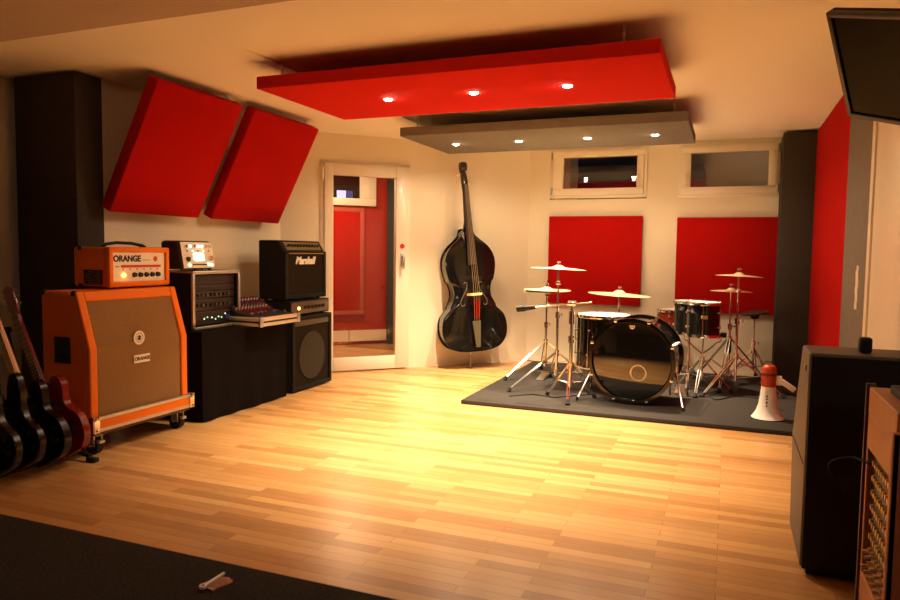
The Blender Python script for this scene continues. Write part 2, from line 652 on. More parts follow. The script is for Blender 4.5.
def chain(a, b, parent, r=.0022):
    a, b = Vector(a), Vector(b)
    m = MB()
    L = (b - a).length
    n = max(2, int(L / .022))
    q = (b - a).to_track_quat('Z', 'Y').to_matrix()
    for i in range(n):
        c = a + (b - a) * ((i + .5) / n)
        pts = []
        for k in range(9):
            t = 2 * PI * k / 8
            v = Vector((math.cos(t) * .006, 0, math.sin(t) * .014))
            if i % 2:
                v = Vector((0, v.x, v.z))
            pts.append(c + q @ v)
        m.tube(pts, r, 5)
    return m.build('hanging_chain', STEEL, parent)


sloped_panel(3.44, 4.265, 'tilted red panel hung high on the left wall, nearer the dark corner column')
sloped_panel(4.40, 5.28, 'tilted red panel hung high on the left wall, nearer the glass door')

tag(MB().bx(-4.43, -3.885, 3.31, 3.52, 0, 2.292, .006).build('bass_trap_column', DARKF),
    'tall dark fabric column in the left corner behind the orange amplifier', 'acoustic column')
tag(MB().bx(.418, .697, 7.02, 7.33, 0, 2.292, .006).build('bass_trap_column', DARKF),
    'tall dark brown fabric pillar in the right back corner behind the drums', 'acoustic column')
tag(MB().bx(.684, .699, 5.13, 7.0, 0, 2.292, .005).build('acoustic_panel', RED),
    'tall red fabric panel covering the right wall beside the dark pillar', 'acoustic panel')
g = thing('acoustic_panel', 'tall grey fabric panel on the right wall beside the tall red one', 'acoustic panel', (.684, 4.262, 0))
MB().bx(0, .015, 0, .865, 0, 2.292, .005).build('panel', GREYF, g)
b = MB()
zs = [.885, .93, .97, 1.01, 1.06, 1.11, 1.135]
ws = [.018, .024, .020, .026, .020, .024, .014]
for i in range(6):
    b.bx(-.002, 0, .31 - ws[i] * 1.9, .31 + ws[i + 1] * 1.9, zs[i], zs[i + 1])
b.build('bare_patch', FRAME, g, smooth=False)
tag(MB().bx(-4.515, -4.46, 2.55, 3.19, .85, 2.10, .006).build('acoustic_panel', DRED),
    'dark red panel cut by the left picture edge, beside the dark column', 'acoustic panel')


# ---------------------------------------------------------------- hanging ceiling sails with halogen spots
def sail(label, m, x0, x1, y0, y1, z0, lamps, ly, chains):
    root = thing('ceiling_sail', label, 'ceiling panel', (x0, y0, z0))
    w_, d_ = x1 - x0, y1 - y0
    MB().bx(0, w_, 0, d_, 0, .073, .005).build('panel', m, root)
    for lx in lamps:
        s = MB()
        s.lathe([(.029, -.0005), (.040, -.003), (.045, -.0015), (.045, .002), (.029, .002)], Matrix.Translation((lx - x0, ly - y0, 0)), 24)
        so = s.build('spotlight', CHROME, root)
        MB().lathe([(0, -.009), (.016, -.007), (.027, -.0015), (.027, .001)], Matrix.Translation((lx - x0, ly - y0, 0)), 20).build('bulb', BULB, so)
        ld = bpy.data.lights.new('halogen', 'SPOT')
        ld.energy = SPOT_POWER
        ld.color = SPOT_COLOR
        ld.spot_size = SPOT_ANGLE
        ld.spot_blend = SPOT_BLEND
        ld.shadow_soft_size = .02
        lo = bpy.data.objects.new('halogen', ld)
        COL.objects.link(lo)
        lo.parent = so
        lo.location = (lx - x0, ly - y0, -.036)
        ld = bpy.data.lights.new('halogen_spill', 'SPOT')
        ld.energy = SPILL_POWER
        ld.color = SPOT_COLOR
        ld.spot_size = R(172)
        ld.spot_blend = .35
        ld.shadow_soft_size = .02
        lo = bpy.data.objects.new('halogen_spill', ld)
        COL.objects.link(lo)
        lo.parent = so
        lo.location = (lx - x0, ly - y0, -.034)
    for cx, cy in chains:
        chain((cx, cy, .071), (cx, cy, (HR if (x0 + cx) > -2.57 and (y0 + cy) > 3.3 else H) - z0), root, .003)
    return root


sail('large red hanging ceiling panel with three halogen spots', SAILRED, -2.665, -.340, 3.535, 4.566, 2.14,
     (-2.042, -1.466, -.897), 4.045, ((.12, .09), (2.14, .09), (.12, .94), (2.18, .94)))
sail('grey hanging ceiling panel with four halogen spots, behind the red one', GREYF, -2.59, -.304, 5.350, 6.439, 2.14,
     (-2.296, -1.717, -1.126, -.585), 5.889, ((.12, .09), (2.18, .09), (.12, .97), (2.15, .97)))


# ---------------------------------------------------------------- television
T = Matrix.Translation((.398, 3.0, 1.708)) @ Matrix.Rotation(-1.041, 4, 'Z') @ Matrix.Rotation(.628, 4, 'X') @ Matrix.Rotation(.388, 4, 'Y')
tv = thing('television', 'black flat television mounted under the ceiling at the upper right', 'television', M=T)
MB().bx(0, .70, 0, .028, 0, .414, .006).build('housing', TOLEX, tv)
f = MB()
f.bx(0, .70, -.012, .01, 0, .018, .003)
f.bx(0, .70, -.012, .01, .396, .414, .003)
f.bx(0, .018, -.012, .01, 0, .414, .003)
f.bx(.682, .70, -.012, .01, 0, .414, .003)
f.build('bezel', mat('dark_bezel', (.035, .028, .02), .4), tv)
MB().bx(.018, .682, -.004, .006, .018, .396).build('screen', mat('screen_glass', (.004, .004, .004), .12, spec=.05), tv, smooth=False)
a = Vector((.35, .05, .25))
aw = T @ a
m = MB()
m.cyl(a, T.inverted() @ Vector((aw.x + .06, aw.y + .05, H)), .018)
m.box((.35, .040, .22), (.2, .026, .2))
m.build('ceiling_mount', BLACKM, tv)


# ---------------------------------------------------------------- backline on the left wall
def caster(x, y, top, parent, r=.048):
    m = MB()
    m.bx(x - .032, x + .032, y - .032, y + .032, top - .008, top)
    m.bx(x - .030, x - .024, y - .02, y + .035, r, top)
    m.bx(x + .024, x + .030, y - .02, y + .035, r, top)
    m.cyl((x - .036, y + .012, r), (x + .036, y + .012, r), .006)
    m.bx(x - .018, x + .018, y - .052, y - .030, top - .05, top - .035)
    o = m.build('caster', ALU, parent)
    MB().cyl((x - .019, y + .012, r), (x + .019, y + .012, r), r, n=28).build('wheel', RUBBER, o)
    return o


LW = PI / 2
# dolly: flight-case tray on wheels
d = thing('dolly', 'orange and aluminium flight case dolly on wheels under the orange speaker cabinet', 'dolly', (-3.265, 2.86, 0), LW)
WD, DD = .79, .46
m = MB()
m.bx(.01, WD - .01, .01, DD - .01, .138, .156)
m.bx(.012, WD - .012, .006, .018, .156, .222)
m.bx(.012, WD - .012, DD - .018, DD - .006, .156, .222)
m.bx(.006, .018, .012, DD - .012, .156, .222)
m.bx(WD - .018, WD - .006, .012, DD - .012, .156, .222)
m.build('tray', ORANGE, d, smooth=False)
m = MB()
for z0, z1 in ((.138, .158), (.206, .226)):
    m.bx(0, WD, 0, .020, z0, z1, .003)
    m.bx(0, WD, DD - .020, DD, z0, z1, .003)
    m.bx(0, .020, 0, DD, z0, z1, .003)
    m.bx(WD - .020, WD, 0, DD, z0, z1, .003)
m.build('edge_rail', ALU, d)
for x in (.0, WD):
    for y in (0., DD):
        sx = 1 if x == 0 else -1
        sy = 1 if y == 0 else -1
        mm = MB()
        mm.bx(x, x + sx * .038, y - sy * .004, y + sy * .006, .136, .230, .002)
        mm.bx(x - sx * .004, x + sx * .006, y, y + sy * .038, .136, .230, .002)
        for rr in (.15, .218):
            mm.sph((x + sx * .018, y - sy * .004, rr), .008, n=10)
        mm.build('corner_bracket', CHROME, d)
m = MB()
m.bx(.02, WD - .02, .02, DD - .02, .118, .138)
m.build('base_board', WALNUT, d, smooth=False)
for x in (.07, WD - .07):
    for y in (.07, DD - .07):
        caster(x, y, .118, d)

# orange 4x12 cabinet with slanted upper front
cb = thing('speaker_cabinet', 'large orange guitar speaker cabinet with beige grille cloth on the wheeled dolly', 'speaker cabinet', (-3.29, 2.863, .158), LW)
WC, HC = .758, .775
zb = .455
prof = [(.022, 0), (.022, zb), (.118, HC - .002), (.37, HC - .002), (.37, 0)]
MB().prism(prof, WC, YZ).build('body', ORANGE, cb, bev=.014)
bw = .052
m = MB()
edge = [(0, 0), (0, zb), (.096, HC), (.130, HC), (.034, zb), (.034, 0)]
m.prism(edge, bw, YZ)
m.prism(edge, bw, Matrix.Translation((WC - bw, 0, 0)) @ YZ)
m.bx(bw - .002, WC - bw + .002, 0, .03, 0, bw)
sl = .096 / (HC - zb)
m.prism([(.096 - sl * .06, HC - .06), (.096, HC), (.130, HC), (.130 - sl * .06, HC - .06)], WC - 2 * bw + .004, Matrix.Translation((bw - .002, 0, 0)) @ YZ)
m.build('front_frame', ORANGE, cb, bev=.008)
g1, g2 = .014, .026
m = MB()
m.prism([(g1, bw - .01), (g1, zb), (g1 + sl * (HC - .06 - zb), HC - .05), (g2 + sl * (HC - .06 - zb), HC - .05), (g2, zb), (g2, bw - .01)], WC - 2 * bw + .01, Matrix.Translation((bw - .005, 0, 0)) @ YZ)
m.build('grille', GRILL, cb, smooth=False)
# white round crest and name plate
cx = WC * .485
m = MB().cyl((cx, .019, .482), (cx, .012, .482), .042, n=32)
cr = m.build('crest', IVORY, cb)
cr_i = MB()
for k in range(14):
    t = 2 * PI * k / 14
    cr_i.box((cx + math.cos(t) * .027, .0115, .482 + math.sin(t) * .027), (.008, .002, .004), Matrix.Rotation(-t, 3, 'Y'))
cr_i.box((cx, .0115, .482), (.012, .002, .030))
cr_i.box((cx, .0115, .487), (.028, .002, .007))
cr_i.sph((cx - .010, .0125, .475), .006, (1, .3, 1), 8)
cr_i.sph((cx + .010, .0125, .475), .006, (1, .3, 1), 8)
cr_i.build('crest_drawing', INK, cr)
pz = .332
m = MB().box((cx + .015, .010, pz + .022), (.125, .008, .050), None, .003)
pt = m.build('name_plate', IVORY, cb)
text('lettering', 'ORANGE', .029, on_front(cx + .015, .0055, pz + .022), INK, pt, .001, bold=.0010)
# side handle recess, corner protectors
for x in (-.003, WC + .003):
    m = MB()
    m.box((x, .205, .44), (.008, .12, .15), None, .003)
    h_ = m.build('side_handle', BLACKM, cb)
    MB().box((x * 1.0, .205, .405), (.014, .09, .020), None, .003).build('grip', RUBBER, h_)
for x in (0, WC):
    sx = 1 if x == 0 else -1
    for (yy, zz) in ((.105, HC), (.365, HC), (.365, .0), (.006, 0)):
        sz = -1 if zz > .1 else 1
        mm = MB()
        mm.box((x + sx * .014, yy + (.012 if yy < .2 else -.010), zz + sz * .012), (.034, .034, .030), None, .007)
        mm.build('corner_protector', BLACKM, cb)

# orange valve amp head on top
hd = thing('amplifier_head', 'small orange valve amplifier head with ivory panel on the orange cabinet', 'amplifier', (-3.425, 3.13, .942), LW)
WH, HH, DH = .485, .245, .275
bdy = MB()
bdy.bx(0, WH, .0, .018, 0, .033)
t_ = .033
m = MB()
m.box((WH / 2, DH / 2 + .02, HH / 2), (WH - .004, DH, HH - .004), None, .018, 3)
m.build('body', ORANGE, hd)
m = MB()
m.bx(0, WH, -.004, .05, 0, t_, .010)
m.bx(0, WH, -.004, .05, HH - t_, HH, .010)
m.bx(0, t_, -.004, .05, .008, HH - .008, .010)
m.bx(WH - t_, WH, -.004, .05, .008, HH - .008, .010)
m.build('front_frame', ORANGE, hd)
bdy.bm.free()
fp = MB().bx(t_ - .002, WH - t_ + .002, .012, .022, t_ - .002, HH - t_ + .002).build('front_panel', IVORY, hd, smooth=False)
text('lettering', 'ORANGE', .052, on_front(.148, .011, .172), INK, fp, .001, bold=.0022)
MB().bx(.27, .33, .0105, .012, .163, .166).build('printed_line', INK, fp, smooth=False)
MB().bx(.055, .085, .0105, .012, .122, .127).build('printed_line', INK, fp, smooth=False)
m = MB()
m.cyl((.375, .012, .172), (.375, .0105, .172), .017, n=20)
m.bx(.10, .42, .0105, .012, .118, .134)
for k in range(6):
    m.sph((.115 + k * .055, .0115, .108), .006, (1, .3, 1), 8)
m.build('printed_symbols', REDINK, fp)
for k in range(5):
    kx = .20 + k * .048
    mm = MB()
    mm.lathe([(0, -.016), (.013, -.016), (.016, 0), (0, 0)], Matrix.Translation((kx, .012, .073)) @ Matrix.Rotation(-PI / 2, 4, 'X'), 20)
    mm.build('knob', BLACKM, hd)
MB().sph((.115, .006, .073), .013, n=14).build('pilot_light', LEDA, hd)
MB().bx(.385, .405, .004, .012, .062, .084, .002).build('toggle_switch', CHROME, hd)
mm = MB()
mm.bx(-.006, .004, .055, .20, .018, .105)
vg = mm.build('vent_grille', BLACKM, hd, smooth=False)
mm = MB()
for i in range(9):
    for j in range(6):
        if random.random() < .75:
            mm.sph((-.007, .068 + i * .015, .028 + j * .013), .0026, n=6)
mm.build('grille_mesh', GOLD, vg)
mm = MB()
mm.tube([(.07, .12, HH), (.09, .12, HH + .016), (.17, .12, HH + .026), (.28, .12, HH + .024), (.38, .12, HH + .010), (.40, .12, HH)], .010, 8)
mm.build('carry_handle', RUBBER, hd)
for x in (0, WH):
    sx = 1 if x == 0 else -1
    for zz in (0, HH):
        sz = 1 if zz == 0 else -1
        MB().box((x + sx * .006, .235, zz + sz * .008), (.022, .03, .026), None, .005).build('corner_protector', BLACKM, hd)

# black cloth covered table
tb = thing('covered_table', 'low table draped to the floor in black cloth beside the orange cabinet', 'table', (-3.28, 3.745, 0), LW)
TWd, TDp, TZ = .975, .58, .622
m = MB()
m.bx(.02, TWd - .02, .02, TDp - .02, .575, TZ - .006)
m.build('tabletop', BLACKM, tb, smooth=False)
m = MB()
rings = []
pts = []
nseg = 46
per = [((i / nseg) * TWd, 0.) for i in range(nseg)] + [(TWd, (i / 26) * TDp) for i in range(26)] + [((1 - i / nseg) * TWd, TDp) for i in range(nseg)] + [(0., (1 - i / 26) * TDp) for i in range(26)]
for lv in range(9):
    f_ = lv / 8
    z = TZ - .002 - f_ * (TZ - .006)
    ring = []
    for i, (x, y) in enumerate(per):
        a = .007 * f_ * (math.sin(i * .55) + .6 * math.sin(i * .23 + 1.3))
        nx = -1 if x == 0 and 0 < y else (1 if x == TWd else 0)
        ny = -1 if y == 0 else (1 if y == TDp else 0)
        ring.append(m.bm.verts.new((x + nx * a, y + ny * a, z)))
    rings.append(ring)
n_ = len(per)
for a_, b_ in zip(rings, rings[1:]):
    for k in range(n_):
        m.bm.faces.new((a_[k], a_[(k + 1) % n_], b_[(k + 1) % n_], b_[k]))
m.bm.faces.new(rings[0])
m.build('cloth', CLOTH, tb)
for x in (.06, TWd - .06):
    for y in (.06, TDp - .06):
        MB().cyl((x, y, 0), (x, y, .575), .018).build('leg', BLACKM, tb)

# rack case on the table
DIMM = mat('dull_metal_knob', (.12, .10, .07), .5, .6)
rk = thing('rack_case', 'black rack case with aluminium edges and studio units, on the black table', 'rack case', (-3.385, 3.782, TZ), LW)
RW, RH, RD = .495, .405, .36
m = MB()
m.bx(0, RW, 0, RD, 0, .014)
m.bx(0, RW, 0, RD, RH - .014, RH)
m.bx(0, .014, 0, RD, .014, RH - .014)
m.bx(RW - .014, RW, 0, RD, .014, RH - .014)
m.bx(.014, RW - .014, RD - .012, RD, .014, RH - .014)
m.build('shell', TOLEX, rk, smooth=False)
m = MB()
e = .020
m.bx(-.002, RW + .002, -.006, .012, -.0, e, .003)
m.bx(-.002, RW + .002, -.006, .012, RH - e, RH + .002, .003)
m.bx(-.002, e, -.006, .012, 0, RH, .003)
m.bx(RW - e, RW + .002, -.006, .012, 0, RH, .003)
m.bx(-.002, .012, 0, RD, RH - .012, RH + .002, .002)
m.build('edge_frame', ALU, rk)
UNIT = mat('dark_unit_face', (.030, .016, .012), .4)
zz = .024
for k, (hh, kind) in enumerate(((.10, 'led'), (.085, 'knob'), (.055, 'knob'), (.045, 'blank'), (.072, 'blank'))):
    u = MB().bx(.024, RW - .024, .03, .20, zz + .002, zz + hh - .003, .002).build('rack_unit', UNIT, rk)
    if kind == 'led':
        for q in range(7):
            MB().sph((.15 + q * .035 + random.uniform(-.008, .008), .029, zz + random.uniform(.02, .07)), .0055, n=8).build('led', LEDG if q % 2 else LEDW, u)
        MB().bx(.37, .43, .026, .03, zz + .03, zz + .06).build('meter', BLUEP, u, smooth=False)
    elif kind == 'knob':
        for q in range(8):
            MB().cyl((.08 + q * .045, .030, zz + hh / 2), (.08 + q * .045, .016, zz + hh / 2), .011, n=14).build('knob', DIMM if q % 3 else BLACKM, u)
    zz += hh

# desktop profiling amplifier (white lit panel) on the rack case
kp = thing('lunchbox_amplifier', 'black lunchbox amplifier with lit white control panel, on the rack case', 'amplifier', (-3.395, 3.70, TZ + RH + .014), LW)
KW, KH, KD = .325, .195, .19
m = MB()
m.prism([(0, 0), (.035, KH), (KD, KH), (KD, 0)], KW, YZ)
m.build('body', BLACKM, kp, bev=.02)
tl = math.atan2(.035, KH)
m = MB()
m.box((KW / 2, .012, KH / 2), (KW - .02, .006, KH - .016), Matrix.Rotation(-tl, 3, 'X'), .002)
pn = m.build('control_panel', IVORY, kp)


def kpos(x, z, off=.006):
    return Vector((x, .012 + (z - KH / 2) * math.tan(tl) - off, z))


m = MB()
m.box(kpos(.165, .085), (.095, .004, .048), Matrix.Rotation(-tl, 3, 'X'))
m.build('display', SCREEN, pn, smooth=False)
for q in range(7):
    MB().cyl(kpos(.05 + q * .038, .158, .003), kpos(.05 + q * .038, .158, .018), .010, n=14).build('knob', LEDC if q in (1, 3, 4) else CHROME, pn)
for q in range(5):
    MB().sph(kpos(.06 + q * .052, .127, .006), .006, n=8).build('button', LEDW if q % 2 else REDINK, pn)
for (x, z, r_, mm_) in ((.055, .07, .016, BLACKM), (.272, .075, .019, CHROME), (.06, .03, .009, LEDC), (.245, .035, .009, LEDC), (.275, .03, .010, LEDC)):
    MB().cyl(kpos(x, z, .003), kpos(x, z, .018), r_, n=18).build('knob', mm_, pn)
m = MB()
for q in range(8):
    m.box(kpos(.10 + q * .018, .033), (.011, .004, .010), Matrix.Rotation(-tl, 3, 'X'))
m.build('button_row', INK, pn, smooth=False)
for x in (.03, KW - .03):
    for y in (.03, KD - .03):
        MB().cyl((x, y, -.012), (x, y, .004), .010).build('rubber_foot', RUBBER, kp)

# mixing desk in an open flight case lid on the table front edge
fc = thing('flight_case_tray', 'shallow flight case tray with pale edges, jutting over the black table', 'flight case', (-3.13, 4.185, TZ), LW)
FW, FD, FH = .50, .44, .066
m = MB()
m.bx(.008, FW - .008, .008, FD - .008, 0, .012)
m.bx(.008, FW - .008, .004, .014, .012, FH - .004)
m.bx(.008, FW - .008, FD - .014, FD - .004, .012, FH - .004)
m.bx(.004, .014, .008, FD - .008, .012, FH - .004)
m.bx(FW - .014, FW - .004, .008, FD - .008, .012, FH - .004)
m.build('tray', BLACKM, fc, smooth=False)
m = MB()
for z0, z1 in ((0, .024), (.038, FH)):
    m.bx(0, FW, 0, .018, z0, z1, .002)
    m.bx(0, FW, FD - .018, FD, z0, z1, .002)
    m.bx(0, .018, 0, FD, z0, z1, .002)
    m.bx(FW - .018, FW, 0, FD, z0, z1, .002)
m.build('edge_rail', mat('pale_edge', (.66, .55, .40), .4, .4), fc)
for x in (0, FW):
    sx = 1 if x == 0 else -1
    MB().box((x + sx * .014, .003, FH / 2), (.036, .016, FH + .006), None, .005).build('corner_bracket', ALU, fc)
mx = thing('mixing_desk', 'small mixing desk with rows of coloured knobs sitting in the flight case tray', 'mixing desk', (-3.155, 4.205, TZ + .014), LW)
m = MB()
m.prism([(0, 0), (0, .052), (.20, .078), (.36, .175), (.395, .175), (.395, 0)], .46, YZ)
m.build('body', BLACKM, mx, bev=.006)
cols = [REDINK, WHITEP, STEEL, REDP, BLUEP, WHITEP]
for i in range(11):
    for j in range(7):
        y = .215 + j * .021
        z = .078 + (y - .20) * (.097 / .16)
        MB().cyl((.035 + i * .036, y, z), (.035 + i * .036, y - .006, z + .014), .0065, n=8).build('knob', cols[j % 6], mx)
for i in range(11):
    MB().box((.035 + i * .036, .06 + random.uniform(0, .09), .073), (.014, .022, .016), None, .002).build('fader', cols[(i * 2) % 6], mx)

# bass cabinet, head, guitar combo
bc = thing('bass_cabinet', 'black bass speaker cabinet standing on the floor beside the glass door', 'speaker cabinet', (-3.30, 4.825, 0), LW)
BW_, BH_, BD_ = .60, .632, .40
MB().bx(0, BW_, .012, BD_, .012, BH_, .010).build('body', TOLEX, bc)
m = MB()
for (x0, x1, z0, z1) in ((0, BW_, .012, .045), (0, BW_, BH_ - .03, BH_), (0, .035, .04, BH_ - .02), (BW_ - .035, BW_, .04, BH_ - .02)):
    m.bx(x0, x1, -.012, .014, z0, z1, .005)
m.build('front_frame', TOLEX, bc)
MB().bx(.035, BW_ - .035, .004, .013, .045, BH_ - .085).build('grille', DGRILL, bc, smooth=False)
m = MB()
m.lathe([(.055, .004), (.06, -.001), (.195, -.001), (.205, .004)], Matrix.Translation((BW_ / 2, .002, .29)) @ Matrix.Rotation(PI / 2, 4, 'X'), 48)
m.lathe([(0, .006), (.19, .0015), (.19, -.002)], Matrix.Translation((BW_ / 2, .002, .29)) @ Matrix.Rotation(PI / 2, 4, 'X'), 48)
m.build('speaker_cone', OLIVE, bc)
MB().bx(.04, BW_ - .04, -.004, .012, BH_ - .082, BH_ - .036).build('label_strip', mat('dull_strip', (.07, .055, .04), .5), bc, smooth=False)
for x in (.05, BW_ - .05):
    for y in (.05, BD_ - .05):
        MB().cyl((x, y, 0), (x, y, .014), .018).build('rubber_foot', RUBBER, bc)
bh = thing('amplifier_head', 'flat black bass amplifier head with a glowing amber light, under the guitar combo', 'amplifier', (-3.31, 4.825, BH_), LW)
MB().bx(0, .595, .005, .30, .010, .128, .006).build('body', TOLEX, bh)
fp = MB().bx(.012, .583, -.002, .006, .020, .118, .002).build('front_panel', mat('brushed_dark_panel', (.20, .15, .11), .35, .7), bh)
for q in range(6):
    MB().cyl((.20 + q * .055, -.002, .07), (.20 + q * .055, -.018, .07), .014, n=16).build('knob', BLACKM, bh)
MB().sph((.11, -.004, .066), .014, n=12).build('pilot_light', LEDA, bh)
MB().bx(.52, .565, -.006, -.002, .045, .095).build('badge', STEEL, bh, smooth=False)
for x in (.05, .545):
    for y in (.04, .26):
        MB().cyl((x, y, 0), (x, y, .012), .014).build('rubber_foot', RUBBER, bh)
gc = thing('guitar_combo', 'black guitar combo amplifier with white script logo, topmost of its stack', 'amplifier', (-3.365, 4.81, BH_ + .130), LW)
GW, GH, GD = .62, .50, .25
m = MB()
m.prism([(0, .012), (0, .405), (.055, GH), (GD, GH), (GD, .012)], GW, YZ)
m.build('body', TOLEX, gc, bev=.012)
m = MB()
for (x0, x1, z0, z1) in ((0, GW, .012, .05), (0, .04, .04, .40), (GW - .04, GW, .04, .40), (0, GW, .385, .41)):
    m.bx(x0, x1, -.016, .004, z0, z1, .005)
m.build('front_frame', TOLEX, gc)
MB().bx(.04, GW - .04, -.006, .001, .05, .387).build('grille', DGRILL, gc, smooth=False)
tl2 = math.atan2(.055, .095)
m = MB()
m.box((GW / 2, .0255, .452), (GW - .10, .006, .075), Matrix.Rotation(-tl2, 3, 'X'))
cp = m.build('control_panel', mat('dark_gold_panel', (.22, .14, .05), .5, .6), gc, smooth=False)
for q in range(11):
    MB().cyl((.09 + q * .044, .022, .455), (.09 + q * .044, .004, .466), .010, n=12).build('knob', BLACKM, cp)
MB().bx(.05, GW - .05, -.018, -.010, .388, .396).build('gold_piping', GOLD, gc, smooth=False)
text('script_logo', 'Marshall', .085, on_front(.29, -.012, .33), WHITEP, gc, .004, shear=.35, bold=.003)
for x in (.05, GW - .05):
    for y in (.04, GD - .04):
        MB().cyl((x, y, 0), (x, y, .014), .016).build('rubber_foot', RUBBER, gc)


# ---------------------------------------------------------------- guitars on a floor rack (left edge)
def guitar_outline(kind):
    pts = []
    if kind == 'single':
        half = [(0, -.235), (.09, -.232), (.150, -.190), (.172, -.12), (.160, -.05), (.115, 0.), (.100, .04), (.118, .10), (.128, .145), (.105, .190), (.060, .195), (.035, .150), (.030, .13)]
        other = [(-.030, .205), (-.07, .215), (-.118, .19), (-.130, .14), (-.110, .07), (-.100, .03), (-.120, -.01), (-.160, -.06), (-.172, -.12), (-.150, -.19), (-.09, -.232)]
    else:
        half = [(0, -.225), (.10, -.215), (.158, -.15), (.160, -.08), (.118, -.01), (.118, .06), (.150, .14), (.158, .21), (.120, .235), (.075, .19), (.035, .13)]
        other = [(-.035, .15), (-.075, .23), (-.115, .29), (-.152, .27), (-.140, .18), (-.112, .08), (-.118, -.01), (-.150, -.07), (-.165, -.15), (-.10, -.215)]
    P = half + other
    out = []
    n = len(P)
    for i in range(n):                       # Catmull-Rom through the points
        p0, p1, p2, p3 = (Vector(P[(i + k - 1) % n]) for k in range(4))
        for s_ in range(4):
            t = s_ / 4
            out.append(tuple(.5 * ((2 * p1) + (-p0 + p2) * t + (2 * p0 - 5 * p1 + 4 * p2 - p3) * t * t + (-p0 + 3 * p1 - 3 * p2 + p3) * t ** 3)))
    return out


def guitar(x, y, z, label, m_body, m_neck, kind, lean, scale=1., yaw=0.):
    M = Matrix.Translation((x, y, z)) @ Matrix.Rotation(yaw, 4, 'Z') @ Matrix.Rotation(-lean, 4, 'Y') @ Matrix.Scale(scale, 4)
    g = thing('electric_guitar', label, 'guitar', M=M)
    b = MB()
    b.prism(guitar_outline(kind), .045, Matrix.Translation((0, -.0225, 0)) @ XZ)
    b.build('body', m_body, g, bev=.008)
    n = MB()
    n.prism([(-.028, .12), (.028, .12), (.021, .60), (-.021, .60)], .022, Matrix.Translation((0, -.040, 0)) @ XZ)
    nk = n.build('neck', m_neck, g, bev=.004)
    fb = MB()
    fb.prism([(-.027, .10), (.027, .10), (.021, .60), (-.021, .60)], .005, Matrix.Translation((0, -.046, 0)) @ XZ)
    fb.build('fingerboard', ROSEW if m_neck is not MAPLE else MAPLE, nk)
    fr = MB()
    for k in range(20):
        z_ = .60 - .64 * (1 - 2 ** (-k / 12))
        if z_ > .11:
            fr.bx(-.023, .023, -.048, -.0455, z_ - .001, z_ + .001)
    fr.build('frets', GOLD, nk, smooth=False)
    hs = MB()
    if kind == 'single':
        hs.prism([(-.021, .595), (.021, .595), (.038, .65), (.034, .76), (0, .775), (-.034, .76), (-.038, .65)], .015, Matrix.Translation((0, -.036, 0)) @ XZ)
    else:
        hs.prism([(-.021, .595), (.021, .595), (.024, .70), (.030, .77), (.0, .785), (-.040, .74), (-.046, .64)], .015, Matrix.Translation((0, -.036, 0)) @ XZ)
    hs.build('headstock', m_body if kind == 'single' else m_neck, g, bev=.003)
    for k in range(6):
        sx = -1 if (k % 2 or kind != 'single') else 1
        z_ = .65 + (k // 2) * .04 if kind == 'single' else .635 + k * .022
        t = MB().cyl((sx * .03, -.028, z_), (sx * .060, -.028, z_), .004, n=8)
        t.sph((sx * .058, -.028, z_), .009, (1, .5, 1), 8)
        t.build('tuning_peg', STEEL, g)
    for z_ in (-.03, .06):
        MB().bx(-.040, .040, -.030, -.020, z_ - .014, z_ + .014, .003).build('pickup', BLACKM, g)
    MB().bx(-.040, .040, -.036, -.021, -.105, -.090, .003).build('bridge', CHROME, g)
    for (a, b_) in ((.09, -.13), (.12, -.085), (.115, -.15)):
        MB().cyl((a, -.022, b_), (a, -.036, b_), .011, n=14).build('knob', BLACKM, g)
    s = MB()
    for k in range(6):
        s.cyl((-.018 + k * .0072, -.040, -.10), (-.015 + k * .006, -.050, .60), .0006, n=4)
    s.build('strings', STEEL, g)
    return g


guitar(-3.40, 2.745, .262, 'cherry red electric guitar leaning beside the orange cabinet', CHERRY, CHERRY, 'single', R(26))
guitar(-3.37, 2.60, .266, 'black electric guitar with an orange maple neck, in front of the cherry red guitar', GBLACK, MAPLE, 'single', R(26))
guitar(-3.355, 2.455, .275, 'black electric guitar with a dark neck, standing just in front of the maple-necked one', GBLACK, ROSEW, 'double', R(26))
guitar(-3.33, 2.31, .282, 'black electric guitar almost cut off by the left picture edge', GBLACK, ROSEW, 'double', R(26))
gs = thing('guitar_rack', 'black tubular floor rack holding the row of guitars', 'guitar rack', (-3.41, 2.79, 0))
for dy in (.02, -.60):
    m = MB()
    m.tube([(.17, dy, .03), (.08, dy, .045), (-.20, dy, .045), (-.27, dy, .12), (-.47, dy, .70)], .014)
    m.build('end_frame', BLACKM, gs)
    MB().box((.185, dy, .014), (.07, .035, .026), None, .008).build('rubber_foot', RUBBER, gs)
MB().cyl((-.44, .02, .70), (-.44, -.60, .70), .018).build('padded_bar', RUBBER, gs)
for dx in (.05, -.15):
    MB().cyl((dx, .02, .030), (dx, -.60, .030), .010).build('base_rail', BLACKM, gs)


# ---------------------------------------------------------------- double bass against the diagonal wall
def smooth_closed(P, k=4):
    out = []
    n = len(P)
    for i in range(n):
        p0, p1, p2, p3 = (Vector(P[(i + q - 1) % n]) for q in range(4))
        for s_ in range(k):
            t = s_ / k
            out.append(.5 * ((2 * p1) + (-p0 + p2) * t + (2 * p0 - 5 * p1 + 4 * p2 - p3) * t * t + (-p0 + 3 * p1 - 3 * p2 + p3) * t ** 3))
    return out


